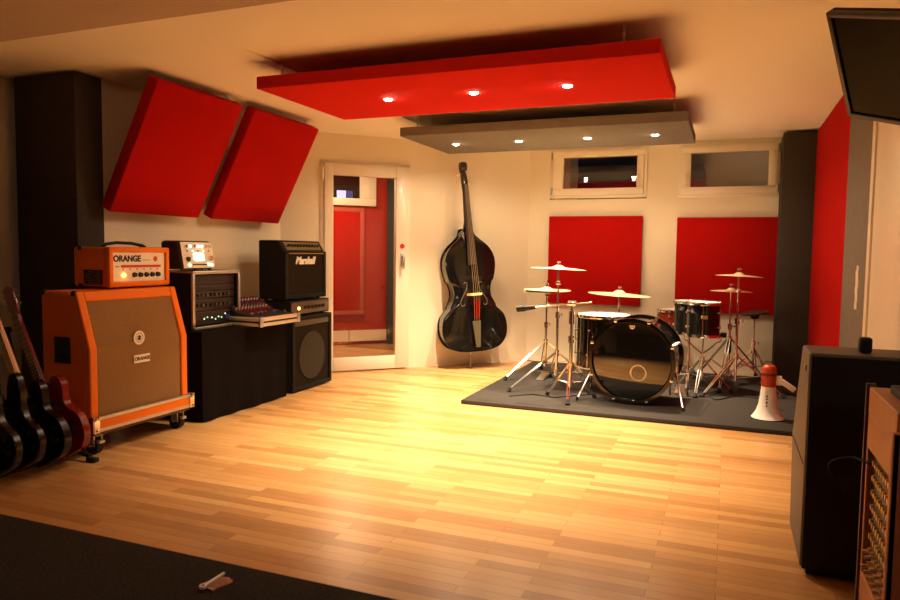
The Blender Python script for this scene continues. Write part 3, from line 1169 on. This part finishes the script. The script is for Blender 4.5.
BMx = Matrix.Translation((-2.315, 6.64, 0)) @ Matrix.Rotation(R(38), 4, 'Z') @ Matrix.Rotation(R(-4.2), 4, 'Y') @ Matrix.Rotation(R(-3.5), 4, 'X')
ba = thing('double_bass', 'black double bass standing against the white wall between the glass door and drums', 'double bass', M=BMx)
half = [(.0, .185), (.13, .190), (.25, .225), (.325, .31), (.345, .42), (.325, .53), (.278, .59), (.245, .625), (.240, .650),
        (.225, .68), (.195, .75), (.195, .82), (.212, .88), (.232, .905), (.240, .93), (.255, .99), (.264, 1.07), (.250, 1.16), (.195, 1.25), (.115, 1.32), (.065, 1.37), (.045, 1.43), (0, 1.44)]
outl = half + [(-x, z) for x, z in reversed(half[1:-1])]
sm = smooth_closed(outl, 3)
body = MB()
# front plate edge, arched front, ribs
def ring_at(y, sc=1.):
    cx_, cz_ = 0., .78
    return [body.bm.verts.new((p.x * sc, y, cz_ + (p.y - cz_) * sc)) for p in sm]
r0 = ring_at(.0)
r1 = ring_at(.012)
r2 = ring_at(.012, .97)
r3 = ring_at(.185, .97)
r4 = ring_at(.185)
r5 = ring_at(.197)
N_ = len(sm)
for a_, b_ in ((r0, r1), (r1, r2), (r2, r3), (r3, r4), (r4, r5)):
    for k in range(N_):
        body.bm.faces.new((a_[k], a_[(k + 1) % N_], b_[(k + 1) % N_], b_[k]))
prev = r0
for sc_, y_ in ((.95, -.003), (.8, -.010), (.6, -.016), (.35, -.020), (.1, -.021)):
    cur = ring_at(y_, sc_)
    for k in range(N_):
        body.bm.faces.new((prev[k], prev[(k + 1) % N_], cur[(k + 1) % N_], cur[k]))
    prev = cur
body.bm.faces.new(prev)
body.bm.faces.new(r5)
bo = body.build('body', BLACK, ba)
for sgn in (-1, 1):
    fh = MB()
    pts = []
    for k in range(13):
        t = k / 12
        pts.append((sgn * (.115 + .035 * math.sin((t - .5) * PI * 1.15) * -1), -.030 + .006 * abs(t - .5), .64 + .26 * t))
    pts = [(sgn * .098, -.030, .665), (sgn * .112, -.028, .652), (sgn * .132, -.027, .655), (sgn * .140, -.027, .68)] + [(sgn * (.136 - .022 * k), -.028, .71 + .035 * k) for k in range(5)][:4] + [(sgn * .062, -.030, .86), (sgn * .066, -.030, .885), (sgn * .085, -.030, .89), (sgn * .094, -.029, .875)]
    fh.tube(pts, .0045, 6)
    fh.build('f_hole', mat('f_hole_edge', (.10, .08, .06), .5), bo)
m = MB()
m.prism([(-.055, 0), (.055, 0), (.055, .012), (.03, .018), (.03, .05), (.065, .085), (.045, .098), (-.045, .098), (-.065, .085), (-.03, .05), (-.03, .018), (-.055, .012)], .016,
        Matrix.Translation((0, -.042, .745)) @ Matrix.Rotation(PI / 2, 4, 'X').inverted() @ Matrix.Rotation(0, 4, 'X'))
m.bm.free()
m = MB()                                             # bridge: stands out from the top plate
m.prism([(-.075, -.040), (-.045, -.040), (-.03, -.065), (.03, -.065), (.045, -.040), (.075, -.040), (.068, -.10), (.055, -.135), (.0, -.150), (-.055, -.135), (-.068, -.10)], .022, Matrix.Translation((0, 0, .755)))
m.build('bridge', BRIDGEW, ba)
m = MB()
m.prism([(-.022, .235), (.022, .235), (.042, .50), (-.042, .50)], .02, Matrix.Translation((0, -.075, 0)) @ XZ)
m.build('tailpiece', mat('olive_tailpiece', (.09, .075, .04), .35, coat=.4), ba)
DKWOOD = mat('blackened_wood', (.022, .012, .007), .35, coat=.3)
m = MB()
m.tube([(0, .02, 1.36), (0, .03, 1.44), (0, .018, 1.50), (0, .0, 1.86)], [.05, .04, .028, .026], 12)
m.build('neck', DKWOOD, ba)
m = MB()
m.bx(-.001, .001, 0, .001, 0, .001)
m.bm.clear()
m.prism([(-.042, 1.06), (.042, 1.06), (.022, 1.86), (-.022, 1.86)], .022, Matrix.Translation((0, -.06, 0)) @ XZ)
fbd = m.build('fingerboard', ROSEW, ba, bev=.006)
fbd.rotation_euler = (0, 0, 0)
m = MB()
m.tube([(0, .0, 1.80), (0, .0, 1.90), (0, .020, 1.98), (-.01, .035, 2.03)], [.028, .036, .032, .026], 12)
m.lathe([(0, -.034), (.044, -.032), (.050, 0), (.044, .032), (0, .034)], Matrix.Translation((0, .012, 2.05)) @ Matrix.Rotation(PI / 2, 4, 'Y'), 20)
m.lathe([(0, -.036), (.018, -.034), (.018, .034), (0, .036)], Matrix.Translation((0, .012, 2.05)) @ Matrix.Rotation(PI / 2, 4, 'Y'), 16)
m.build('scroll', DKWOOD, ba)
for k in range(4):
    sx = -1 if k % 2 else 1
    z_ = 1.87 + k * .035
    t = MB().cyl((sx * .015, .01, z_), (sx * .055, .02, z_), .005, n=8)
    t.sph((sx * .066, .02, z_), .016, (.5, .8, 1), 10)
    t.build('tuning_peg', BRASS, ba)
s = MB()
for k in range(4):
    x_ = -.030 + k * .020
    s.tube([(x_ * .8, -.078, .50), (x_, -.150 + abs(x_) * .3, .766), (x_ * .45, -.066, 1.86)], .0016, 5)
s.build('strings', mat('string_silk', (.45, .30, .16), .4, .5), ba)
s = MB()
for k in range(4):
    x_ = -.030 + k * .020
    s.tube([(x_ * .83, -.090, .53), (x_ * .98, -.135, .72)], .0026, 5)
s.build('red_string_ends', REDINK, ba)
m = MB().cyl((-.03, .10, .19), (-.055, .09, .012), .006)
m.cyl((-.03, .10, .19), (-.033, .099, .165), .022, .016)
m.build('endpin', STEEL, ba)
MB().cyl((-.057, .09, .0), (-.054, .09, .022), .010).build('rubber_tip', RUBBER, ba)

# ---------------------------------------------------------------- drum kit
RZ = .031


def drum_mesh(root, r, depth, M, m_shell, m_top, lugs=8, hoop=CHROME, bottom=True, hoop_w=.02):
    """cylinder along local +z from 0 to depth, placed by M"""
    s = MB()
    s.lathe([(r, 0), (r, depth)], M, 48)
    s.build('shell', m_shell, root)
    for z0, z1 in ((depth - .004, depth + hoop_w), (-hoop_w, .004)):
        h = MB()
        h.lathe([(r - .004, z0), (r + .012, z0), (r + .014, (z0 + z1) / 2), (r + .012, z1), (r - .004, z1), (r - .004, z0)], M, 48)
        h.build('hoop', hoop, root)
    t = MB()
    t.lathe([(0, depth + .007), (r * .97, depth + .006), (r * .995, depth)], M, 48)
    t.build('drumhead', m_top, root)
    if bottom:
        t = MB()
        t.lathe([(0, -.006), (r * .97, -.005), (r * .995, 0)], M, 48)
        t.build('drumhead', HEADW, root)
    for k in range(lugs):
        a = 2 * PI * (k + .5) / lugs
        u = Vector((math.cos(a), math.sin(a), 0))
        l_ = MB()
        l_.cyl(M @ (u * (r + .013) + Vector((0, 0, .0))), M @ (u * (r + .013) + Vector((0, 0, depth))), .0035, n=6)
        for zz in (depth * .26, depth * .74):
            l_.cyl(M @ (u * (r - .001) + Vector((0, 0, zz))), M @ (u * (r + .022) + Vector((0, 0, zz))), .011, .009, n=10)
        for zz in (depth + hoop_w, -hoop_w):
            l_.sph(M @ (u * (r + .012) + Vector((0, 0, zz))), .007, n=8)
        l_.build('tension_lug', CHROME, root)


# bass drum: front head looks at the room, slightly left
bdir = Vector((-.08, -1, 0)).normalized()
bd = thing('bass_drum', 'large black bass drum with glossy black front head in the middle of the kit', 'drum', (-.665, 5.47, RZ))
qM = Matrix.Translation(Vector((0, 0, .336)) - bdir * .42) @ bdir.to_track_quat('Z', 'Y').to_matrix().to_4x4()
rb = .310
s = MB()
s.lathe([(rb, 0), (rb, .42)], qM, 64)
s.build('shell', BLACK, bd)
for z0, z1 in ((.400, .440), (-.02, .02)):
    h = MB()
    h.lathe([(rb - .006, z0), (rb + .018, z0), (rb + .020, (z0 + z1) / 2), (rb + .018, z1), (rb - .006, z1), (rb - .006, z0)], qM, 64)
    h.build('hoop', BLACK, bd)
t = MB()
t.lathe([(0, .428), (rb * .95, .426), (rb * .99, .420)], qM, 64)
fhd = t.build('front_head', HEADB, bd)
t = MB()
t.lathe([(0, -.002), (rb * .98, 0)], qM, 48)
t.build('batter_head', HEADW, bd)
# inverse of the track quaternion: where is world up / viewer right on the head
up_l = (qM.to_3x3().inverted() @ Vector((0, 0, 1)))
rt_l = (qM.to_3x3().inverted() @ Vector((-bdir.y, bdir.x, 0)))
m = MB()
c_ = rt_l * .055 - up_l * .085
m.lathe([(.052, .4275), (.058, .4295), (.064, .4275)], qM @ Matrix.Translation((c_.x, c_.y, 0)), 32)
m.build('port_ring', STEEL, fhd)
mm = Matrix((rt_l, up_l, Vector((0, 0, 1)))).transposed().to_4x4()
m = MB()
cc = up_l * .262
m.prism([(-.022, .012), (.022, .012), (.016, -.010), (0, -.018), (-.016, -.010)], .001, qM @ Matrix.Translation((cc.x, cc.y, .4285)) @ mm)
m.build('head_crest', IVORY, fhd, smooth=False)
m = MB()
cc = up_l * .263
for k in range(3):
    m.prism([(-.017 + k * .012, .007), (-.010 + k * .012, .007), (-.008 + k * .010, -.007), (-.013 + k * .010, -.007)], .0012, qM @ Matrix.Translation((cc.x, cc.y, .4286)) @ mm)
m.build('crest_marks', INK, fhd, smooth=False)
for k in range(8):
    a = 2 * PI * (k + .5) / 8
    u = Vector((math.cos(a), math.sin(a), 0))
    l_ = MB()
    l_.cyl(qM @ (u * (rb + .022) + Vector((0, 0, .02))), qM @ (u * (rb + .022) + Vector((0, 0, .425))), .004, n=8)
    l_.box(qM @ (u * (rb + .018) + Vector((0, 0, .438))), (.024, .014, .024), None, .004)
    for zz in (.13, .30):
        l_.cyl(qM @ (u * (rb - .002) + Vector((0, 0, zz))), qM @ (u * (rb + .030) + Vector((0, 0, zz))), .014, .011, n=10)
    l_.build('tension_lug', CHROME, bd)
side = Vector((-bdir.y, bdir.x, 0))
for sg in (-1, 1):
    a = side * (sg * .313) - bdir * .12 + Vector((0, 0, .27))
    b_ = side * (sg * .40) + bdir * .06 + Vector((0, 0, .012))
    sp = MB().cyl(a, b_, .009)
    sp.cyl(a + Vector((0, 0, .035)), a - Vector((0, 0, .02)) , .018)
    so = sp.build('spur', CHROME, bd)
    MB().cyl(b_ + Vector((0, 0, .018)), b_ - Vector((0, 0, .012)), .012, .009).build('rubber_tip', RUBBER, so)

# floor tom at the left of the bass drum
ft = thing('floor_tom', 'black floor tom with white top head, left of the bass drum', 'drum', (-.975, 6.02, RZ))
drum_mesh(ft, .222, .415, Matrix.Translation((0, 0, .205)), BLACK, HEADW, 8)
for k in range(3):
    a = R(-100 + k * 120)
    u = Vector((math.cos(a), math.sin(a), 0)) * .255
    l_ = MB().tube([u + Vector((0, 0, .50)), u + Vector((0, 0, .10)), u * 1.14 + Vector((0, 0, .01))], .0065)
    l_.box(u * .97 + Vector((0, 0, .30)), (.03, .03, .05), None, .005)
    lo = l_.build('leg', CHROME, ft)
    MB().cyl(u * 1.14 + Vector((0, 0, .028)), u * 1.14, .013).build('rubber_foot', RUBBER, lo)


def tripod(name, label, x, y, h, spread=.33, rot=0., hub=.34, cat='stand', group=None, low=.13, tube=.0115, seam=.62, wide=True, cuts=(.62,)):
    root = thing(name, label, cat, (x, y, RZ), 0, group)
    MB().cyl((0, 0, low - .03), (0, 0, h * seam), tube).build('lower_tube', CHROME, root)
    MB().cyl((0, 0, h * seam - .02), (0, 0, h), tube * .68).build('upper_tube', CHROME, root)
    c_ = MB()
    c_.cyl((0, 0, h * seam - .03), (0, 0, h * seam + .02), tube * 1.7)
    c_.build('collar', CHROME, root)
    MB().cyl((0, 0, hub - .025), (0, 0, hub + .025), tube * 1.8).build('collar', CHROME, root)
    c_ = MB()
    c_.cyl((0, 0, h * seam), (.035, -.02, h * seam), .006)
    c_.box((.042, -.024, h * seam), (.008, .018, .032), None, .003)
    c_.build('wing_nut', CHROME, root)
    for k in range(3):
        a = rot + k * 2 * PI / 3
        u = Vector((math.cos(a), math.sin(a), 0))
        v = Vector((-u.y, u.x, 0)) * .011
        tp = u * .018 + Vector((0, 0, hub))
        ft_ = u * spread + Vector((0, 0, .030))
        l_ = MB()
        for sg in (-1, 1):
            l_.tube([tp + v * sg, tp.lerp(ft_, .5) + v * sg, ft_ + v * sg * .6], .0058, 6)
        lo = l_.build('leg', CHROME, root)
        MB().cyl(ft_ + u * .004 + Vector((0, 0, .006)), ft_ + u * .022 - Vector((0, 0, .024)), .013, .019, n=12).build('rubber_foot', RUBBER, lo)
        b_ = MB()
        md = tp.lerp(ft_, .52)
        for sg in (-1, 1):
            b_.cyl(Vector((0, 0, low)) + u * .014 + v * sg * .5, md + v * sg * .8, .0042, n=6)
        b_.build('brace', CHROME, root)
    c_ = MB().cyl((0, 0, low - .02), (0, 0, low + .02), tube * 1.7)
    c_.build('collar', CHROME, root)
    return root


def cymbal(x, y, z, r, tx, ty, label, group=None, bell=.020):
    root = thing('cymbal', label, 'cymbal', group=group, M=Matrix.Translation((x, y, z)) @ Matrix.Rotation(tx, 4, 'X') @ Matrix.Rotation(ty, 4, 'Y'))
    b = r * .21
    prof = [(.006, bell + .0), (b * .45, bell * .88), (b * .8, bell * .45), (b, .002), (b * 1.25, -.001), (r * .6, -.006), (r, -.014),
            (r, -.0155), (r * .6, -.0075), (b * 1.25, -.0025), (b, .0005), (b * .8, bell * .45 - .0015), (b * .45, bell * .88 - .0015), (.006, bell - .0015)]
    m = MB().lathe(prof, None, 56)
    m.build('plate', BRASS, root)
    f_ = MB().cyl((0, 0, bell - .003), (0, 0, bell + .012), .014, n=14)
    f_.build('felt', BLACKM, root)
    w_ = MB().cyl((0, 0, bell + .012), (0, 0, bell + .030), .007, n=10)
    w_.box((0, 0, bell + .026), (.030, .006, .010), None, .002)
    w_.build('wing_nut', CHROME, root)
    return root


# hi-hat (left back)
hh = tripod('hi_hat_stand', 'chrome hi-hat stand at the left back of the drum rug', -1.555, 6.36, .80, .42, R(229), .33)
MB().cyl((0, 0, .80), (0, 0, .90), .0035).build('pull_rod', CHROME, hh)
m = MB().box((.0, -.10, .020), (.07, .24, .010), Matrix.Rotation(R(8), 3, 'X'), .003)
m.build('footboard', STEEL, hh)
cymbal(-1.555, 6.36, .858, .218, R(-.5), R(1), 'bronze hi-hat cymbal level with the back panel edge, below the left crash', 'hi-hat cymbals', .018)
cymbal(-1.555, 6.36, .822, .218, R(182), R(1), 'bronze lower hi-hat cymbal facing its twin, under the left crash', 'hi-hat cymbals', .018)
# left crash stand
cs = tripod('cymbal_stand', 'tall chrome cymbal stand holding the highest left cymbal', -1.345, 5.90, 1.02, .46, R(229), .30)
MB().sph((0, 0, .90), .022, (1, .6, 1)).build('tilter', CHROME, cs)
cymbal(-1.345, 5.90, 1.065, .235, R(-1), R(2), 'bronze crash cymbal, the highest of the left cymbals')
# microphone stand with long horizontal boom
ms = tripod('boom_stand', 'shiny chrome boom stand in front of the floor tom carrying the black microphone', -1.13, 5.45, .78, .20, R(278), .27, tube=.0145)
MB().cyl((-.28, -.06, .725), (.15, .02, .775), .0065).build('boom_arm', CHROME, ms)
m = MB().cyl((-.03, 0, .76), (.03, 0, .76), .024)
m.cyl((0, 0, .60), (0, 0, .70), .022)
m.build('swivel', CHROME, ms)
mc = thing('microphone', 'black microphone at the left end of the boom arm', 'microphone', M=Matrix.Translation((-1.13 - .28, 5.45 - .06, RZ + .725)) @ Matrix.Rotation(R(-8), 4, 'Y'))
MB().cyl((.005, 0, 0), (-.085, 0, 0), .016, .020).build('barrel', BLACKM, mc)
MB().cyl((-.085, 0, 0), (-.150, 0, 0), .026, .024).build('grille', BLACKM, mc)
# middle cymbal behind the bass drum
m2 = tripod('cymbal_stand', 'chrome cymbal stand behind the bass drum under the wide middle cymbal', -.93, 6.60, .785, .26, R(40), .30)
cymbal(-.93, 6.60, .825, .285, R(0), R(3), 'wide bronze ride cymbal behind the bass drum', None, .030)
# right rack tom on a snare type stand
tm = thing('rack_tom', 'black tom drum with an oval badge, right of the bass drum', 'drum', (-.178, 6.20, RZ + .475))
drum_mesh(tm, .132, .25, Matrix.Translation((0, 0, .02)), BLACK, HEADW, 6)
MB().box((.01, -.134, .17), (.052, .006, .030), None, .003).build('badge', GOLD, tm)
m = MB().bx(.135, .185, -.03, .03, .0, .04, .006)
m.build('bracket', BLACKM, tm)
ts = tripod('tom_stand', 'chrome basket stand under the black tom right of the bass drum', -.178, 6.20, .34, .24, R(262), .28, seam=.8)
for k in range(3):
    a = R(90 + k * 120)
    u = Vector((math.cos(a), math.sin(a), 0))
    MB().tube([Vector((0, 0, .33)), u * .08 + Vector((0, 0, .39)), u * .13 + Vector((0, 0, .44)), u * .162 + Vector((0, 0, .45)), u * .165 + Vector((0, 0, .49))], .006).build('basket_arm', CHROME, ts)
# second tom of the pair, further left
tm2 = thing('rack_tom', 'black tom drum partly hidden behind the badge tom', 'drum', (-.30, 6.46, RZ + .465))
drum_mesh(tm2, .13, .25, Matrix.Translation((0, 0, .02)), BLACK, HEADW, 6)
m = MB().cyl((0, 0, .02), (.0, 0, -.44), .012)
m.cyl((0, .0, .02), (-.0, .0, -.02), .03)
m.build('mounting_post', CHROME, tm2)
m = MB()
for k in range(3):
    a = R(30 + 120 * k)
    m.cyl((0, 0, -.28), (math.cos(a) * .2, math.sin(a) * .2, -.455), .007)
m.build('post_legs', CHROME, tm2)
# little red-brown tom / snare at the back
sd = thing('snare_drum', 'small wine red snare drum between the bass drum and black toms', 'drum', (-.50, 6.98, RZ + .445))
drum_mesh(sd, .115, .15, Matrix.Translation((0, 0, .02)), WINE, HEADW, 6)
ss = tripod('snare_stand', 'chrome stand under the small wine red snare drum', -.50, 6.98, .42, .20, R(15), .24)
for k in range(3):
    a = R(90 + k * 120)
    u = Vector((math.cos(a), math.sin(a), 0))
    MB().tube([Vector((0, 0, .41)), u * .10 + Vector((0, 0, .425)), u * .135 + Vector((0, 0, .43)), u * .14 + Vector((0, 0, .46))], .005).build('basket_arm', CHROME, ss)
# right cymbal stands
r1_ = tripod('cymbal_stand', 'chrome cymbal stand carrying the highest right cymbal', .085, 6.30, .99, .36, R(230), .31)
MB().sph((0, 0, .86), .020, (1, .6, 1)).build('tilter', CHROME, r1_)
cymbal(.085, 6.30, 1.028, .185, R(-1), R(2), 'bronze cymbal, the highest on the right of the kit')
r2_ = tripod('cymbal_stand', 'chrome cymbal stand carrying the lower right cymbal', .03, 6.62, .86, .36, R(140), .42)
cymbal(.03, 6.62, .885, .175, R(-1), R(1), 'bronze cymbal just below the highest right one')
MB().cyl((0, 0, .30), (0, 0, .42), .020).build('memory_lock', BLACKM, r2_)
# pad on stand
ps = tripod('pad_stand', 'slim chrome stand holding the flat dark pad near the pillar', .24, 7.04, .57, .22, R(200), .28)
pd = thing('practice_pad', 'flat dark drum pad tilted on its stand beside the dark pillar', 'drum pad', M=Matrix.Translation((.24, 7.04, RZ + .625)) @ Matrix.Rotation(R(-9), 4, 'Y') @ Matrix.Rotation(R(3), 4, 'X'))
m = MB().lathe([(0, .012), (.112, .010), (.118, .004), (.114, -.008), (0, -.010)], None, 36)
m.build('pad_surface', mat('slate_rubber', (.05, .045, .04), .6), pd)
m = MB().cyl((0, 0, -.008), (0, 0, -.05), .05, .03)
m.build('mount', BLACKM, pd)
# bass drum pedal
pe = thing('bass_drum_pedal', 'chrome bass drum pedal between the bass drum and cymbal stands', 'pedal', (-.34, 6.05, RZ))
MB().box((0, .05, .035), (.075, .24, .010), Matrix.Rotation(R(9), 3, 'X'), .003).build('footboard', STEEL, pe)
m = MB()
m.bx(-.075, -.062, -.09, -.06, 0, .19)
m.bx(.062, .075, -.09, -.06, 0, .19)
m.cyl((-.075, -.075, .185), (.075, -.075, .185), .008)
m.bx(-.075, .075, -.09, .16, 0, .008)
m.build('frame', CHROME, pe)
m = MB().cyl((0, -.075, .185), (0, -.06, .34), .005)
m.cyl((0, -.085, .335), (0, -.04, .335), .022)
m.build('beater', BLACKM, pe)

# megaphone standing on its bell
mg = thing('megaphone', 'white and red megaphone standing on its bell at the right of the rug', 'megaphone', M=Matrix.Translation((.297, 5.43, RZ)) @ Matrix.Scale(.96, 4))
MB().lathe([(.108, .0), (.113, .004), (.104, .014), (.082, .050), (.066, .10), (.056, .17), (.050, .235), (.050, .24), (.044, .235), (.060, .10), (.096, .012), (.108, 0)], None, 48).build('bell', WHITEP, mg)
MB().lathe([(.0, .40), (.030, .398), (.046, .385), (.050, .37), (.052, .30), (.050, .235), (0, .235)], None, 40).build('rear_body', REDP, mg)
MB().lathe([(.053, .320), (.054, .325), (.054, .335), (.053, .340), (.050, .34), (.050, .32)], None, 40).build('band', WALNUT, mg)
m = MB()
m.box((.065, 0, .285), (.045, .035, .070), None, .008)
m.box((.125, -.01, .255), (.12, .034, .040), Matrix.Rotation(R(34), 3, 'Y'), .008)
m.build('pistol_grip', WHITEP, mg)
m = MB().tube([(-.03, 0, .40), (-.03, 0, .42), (.03, 0, .42), (.03, 0, .40)], .004)
m.build('strap_loop', BLACKM, mg)
m = MB()
for k, z_ in enumerate((.10, .125, .15, .17)):
    rr = .066 - (z_ - .1) * .14 + .001
    m.box((-.012, -rr + .0005, z_), (.012, .002, .012 if k % 2 else .008), Matrix.Rotation(.05, 3, 'X'))
m.build('printed_marks', INK, mg, smooth=False)

# cables on the rug
cb1 = MB().tube([(-1.15, 5.95, RZ + .006), (-1.0, 5.72, RZ + .006), (-1.25, 5.45, RZ + .006), (-1.45, 5.5, RZ + .006), (-1.6, 5.35, RZ + .006)], .005, 6)
tag(cb1.build('cable', BLACKM), 'thin black cable lying on the rug left of the bass drum', 'cable')
pts = []
for k in range(40):
    t = k / 39
    pts.append((-.35 + .75 * t + .05 * math.sin(9 * t), 6.25 + .18 * math.sin(11 * t) - .35 * t, RZ + .006))
tag(MB().tube(pts, .005, 6).build('cable', BLACKM), 'black cable winding over the rug under the right cymbal stands', 'cable')

# ---------------------------------------------------------------- right foreground
sc_ = thing('speaker_cabinet', 'tall black speaker cabinet with slanted front, seen from behind at the right', 'speaker cabinet', (.28, 2.83, 0))
SW = .74
m = MB()
m.prism([(0.012, .03), (0.012, .832), (.262, .832), (.53, .42), (.46, .03)], SW - .012, Matrix.Translation((.006, 0, 0)) @ YZ)
m.build('body', SPKSIDE, sc_, bev=.008)
m = MB()
m.bx(.012, SW - .006, .0, .014, .03, .822, .003)
m.build('back_panel', mat('black_back_board', (.006, .005, .004), .8), sc_)
m = MB().bx(.003, .008, .04, .48, .412, .416)
m.build('seam', BLACKM, sc_, smooth=False)
MB().box((.004, .10, .765), (.006, .020, .024), None, .002).build('side_badge', ROSE, sc_)
m = MB()
m.prism([(.475, .05), (.545, .41), (.275, .815), (.262, .805), (.52, .41), (.46, .06)], SW - .06, Matrix.Translation((.03, 0, 0)) @ YZ)
m.build('grille', DGRILL, sc_, smooth=False)
m = MB().bx(.03, SW - .03, .03, .44, 0, .03)
m.build('plinth', BLACKM, sc_, smooth=False)
sb = thing('clip_box', 'small black gadget standing on top of the tall black cabinet', 'gadget', (.475, 2.93, .834))
MB().box((0, 0, .028), (.042, .045, .056), None, .008).build('case', BLACKM, sb)
MB().box((0, -.024, .034), (.020, .004, .020), None, .002).build('button', RUBBER, sb)

# wooden desk side with patch bay
X0 = .405
dk = thing('studio_desk', 'honey wood studio desk with a patch bay in its side, at the right edge', 'desk', (X0, 2.06, 0))
DKW, DKD, DKH = .50, .40, .785
m = MB()
m.bx(.012, DKW, .012, DKD, .0, .21)
m.bx(.012, DKW, .012, DKD, .60, .70)
m.prism([(.012, .70), (DKD, .70), (DKD, DKH), (.012, DKH)], DKW - .012, Matrix.Translation((.012, 0, 0)) @ YZ)
m.bx(.06, DKW, .012, DKD, .21, .60)
m.bx(.012, .06, .375, DKD, .21, .60)
m.build('carcass', OAK, dk, bev=.003)
m = MB().bx(.0, DKW, -.016, .012, 0, .735, .003)
m.build('near_end_panel', mat('red_brown_panel', (.60, .13, .04), .5, noise=(12, .2)), dk)
MB().bx(.0, .014, -.016, -.008, 0, .735).build('edge_banding', OAK, dk, smooth=False)
MB().bx(.004, .03, DKD, DKD + .014, 0, DKH + .01, .003).build('far_end_strip', WALNUT, dk)
pb = MB().bx(.030, .058, .016, .372, .215, .595).build('patch_bay', mat('patch_bay_face', (.03, .026, .022), .5), dk, smooth=False)
for r_ in range(8):
    z_ = .245 + r_ * .045
    s = MB()
    for k in range(11):
        y_ = .038 + k * .031
        s.cyl((.032, y_, z_), (.022, y_, z_), .0115, .0095, n=8)
    ro = s.build('socket_row', GOLD, pb)
for r_ in range(2):
    for k in range(7):
        y_ = .07 + k * .045
        z_ = .245 + r_ * .045
        MB().cyl((.020, y_, z_), (.004, y_, z_ - .003), .0065, n=8).build('patch_plug', STEEL, pb)
mx2 = thing('keyboard_controller', 'small device with knobs on top of the wooden desk', 'controller', (X0 + .05, 2.07, DKH))
MB().bx(.0, .38, .0, .30, 0, .025, .004).build('body', BLACKM, mx2)
for i in range(6):
    for j in range(5):
        MB().cyl((.03 + i * .055, .03 + j * .06, .025), (.03 + i * .055, .03 + j * .06, .042), .012, n=12).build('knob', STEEL if (i + j) % 2 else BLACKM, mx2)
# black cable loop between cabinet and patch bay
pts = [(X0 + .014, 2.40, .56)]
for k in range(20):
    t = k / 19
    pts.append((X0 - .02 - .062 * math.sin(PI * t * .95), 2.46 + .08 * t, .56 + .04 * math.sin(PI * t * .8) - .16 * t))
tag(MB().tube(pts, .0035, 8).build('cable', RUBBER), 'black cable looping out of the patch bay in front of the black cabinet', 'cable')
# black stand tube in the near right corner
st = thing('floor_stand', 'black metal stand tube in the bottom right corner before the desk', 'stand', (.375, 1.72, 0))
MB().cyl((0, 0, .008), (.03, .02, .56), .013).build('tube', BLACKM, st)
MB().lathe([(0, .018), (.09, .014), (.10, .004), (.10, .008 * 0), (0, 0)], Matrix.Translation((0, 0, .008)), 32).build('base_plate', BLACKM, st)

# little metal bracket lying on the carpet
br = thing('metal_bracket', 'small ribbed metal plate with a rod lying on the dark carpet', 'bracket', (-1.62, 1.920, .008))
MB().prism([(-.056, -.030), (.018, -.050), (.040, .028), (.006, .052), (-.018, .046)], .005).build('plate', ROSE, br)
for k in range(7):
    x_ = -.030 + k * .0095
    MB().box((x_, .0, .007), (.003, .072, .004), Matrix.Rotation(R(-8), 3, 'Z')).build('rib', ROSE, br)
m = MB().cyl((-.022, -.048, .012), (-.022, .056, .012), .006)
m.lathe([(.006, -.004), (.013, -.004), (.013, .004), (.006, .004)], Matrix.Translation((-.022, -.052, .012)), 16)
m.build('rod', WHITEP, br)
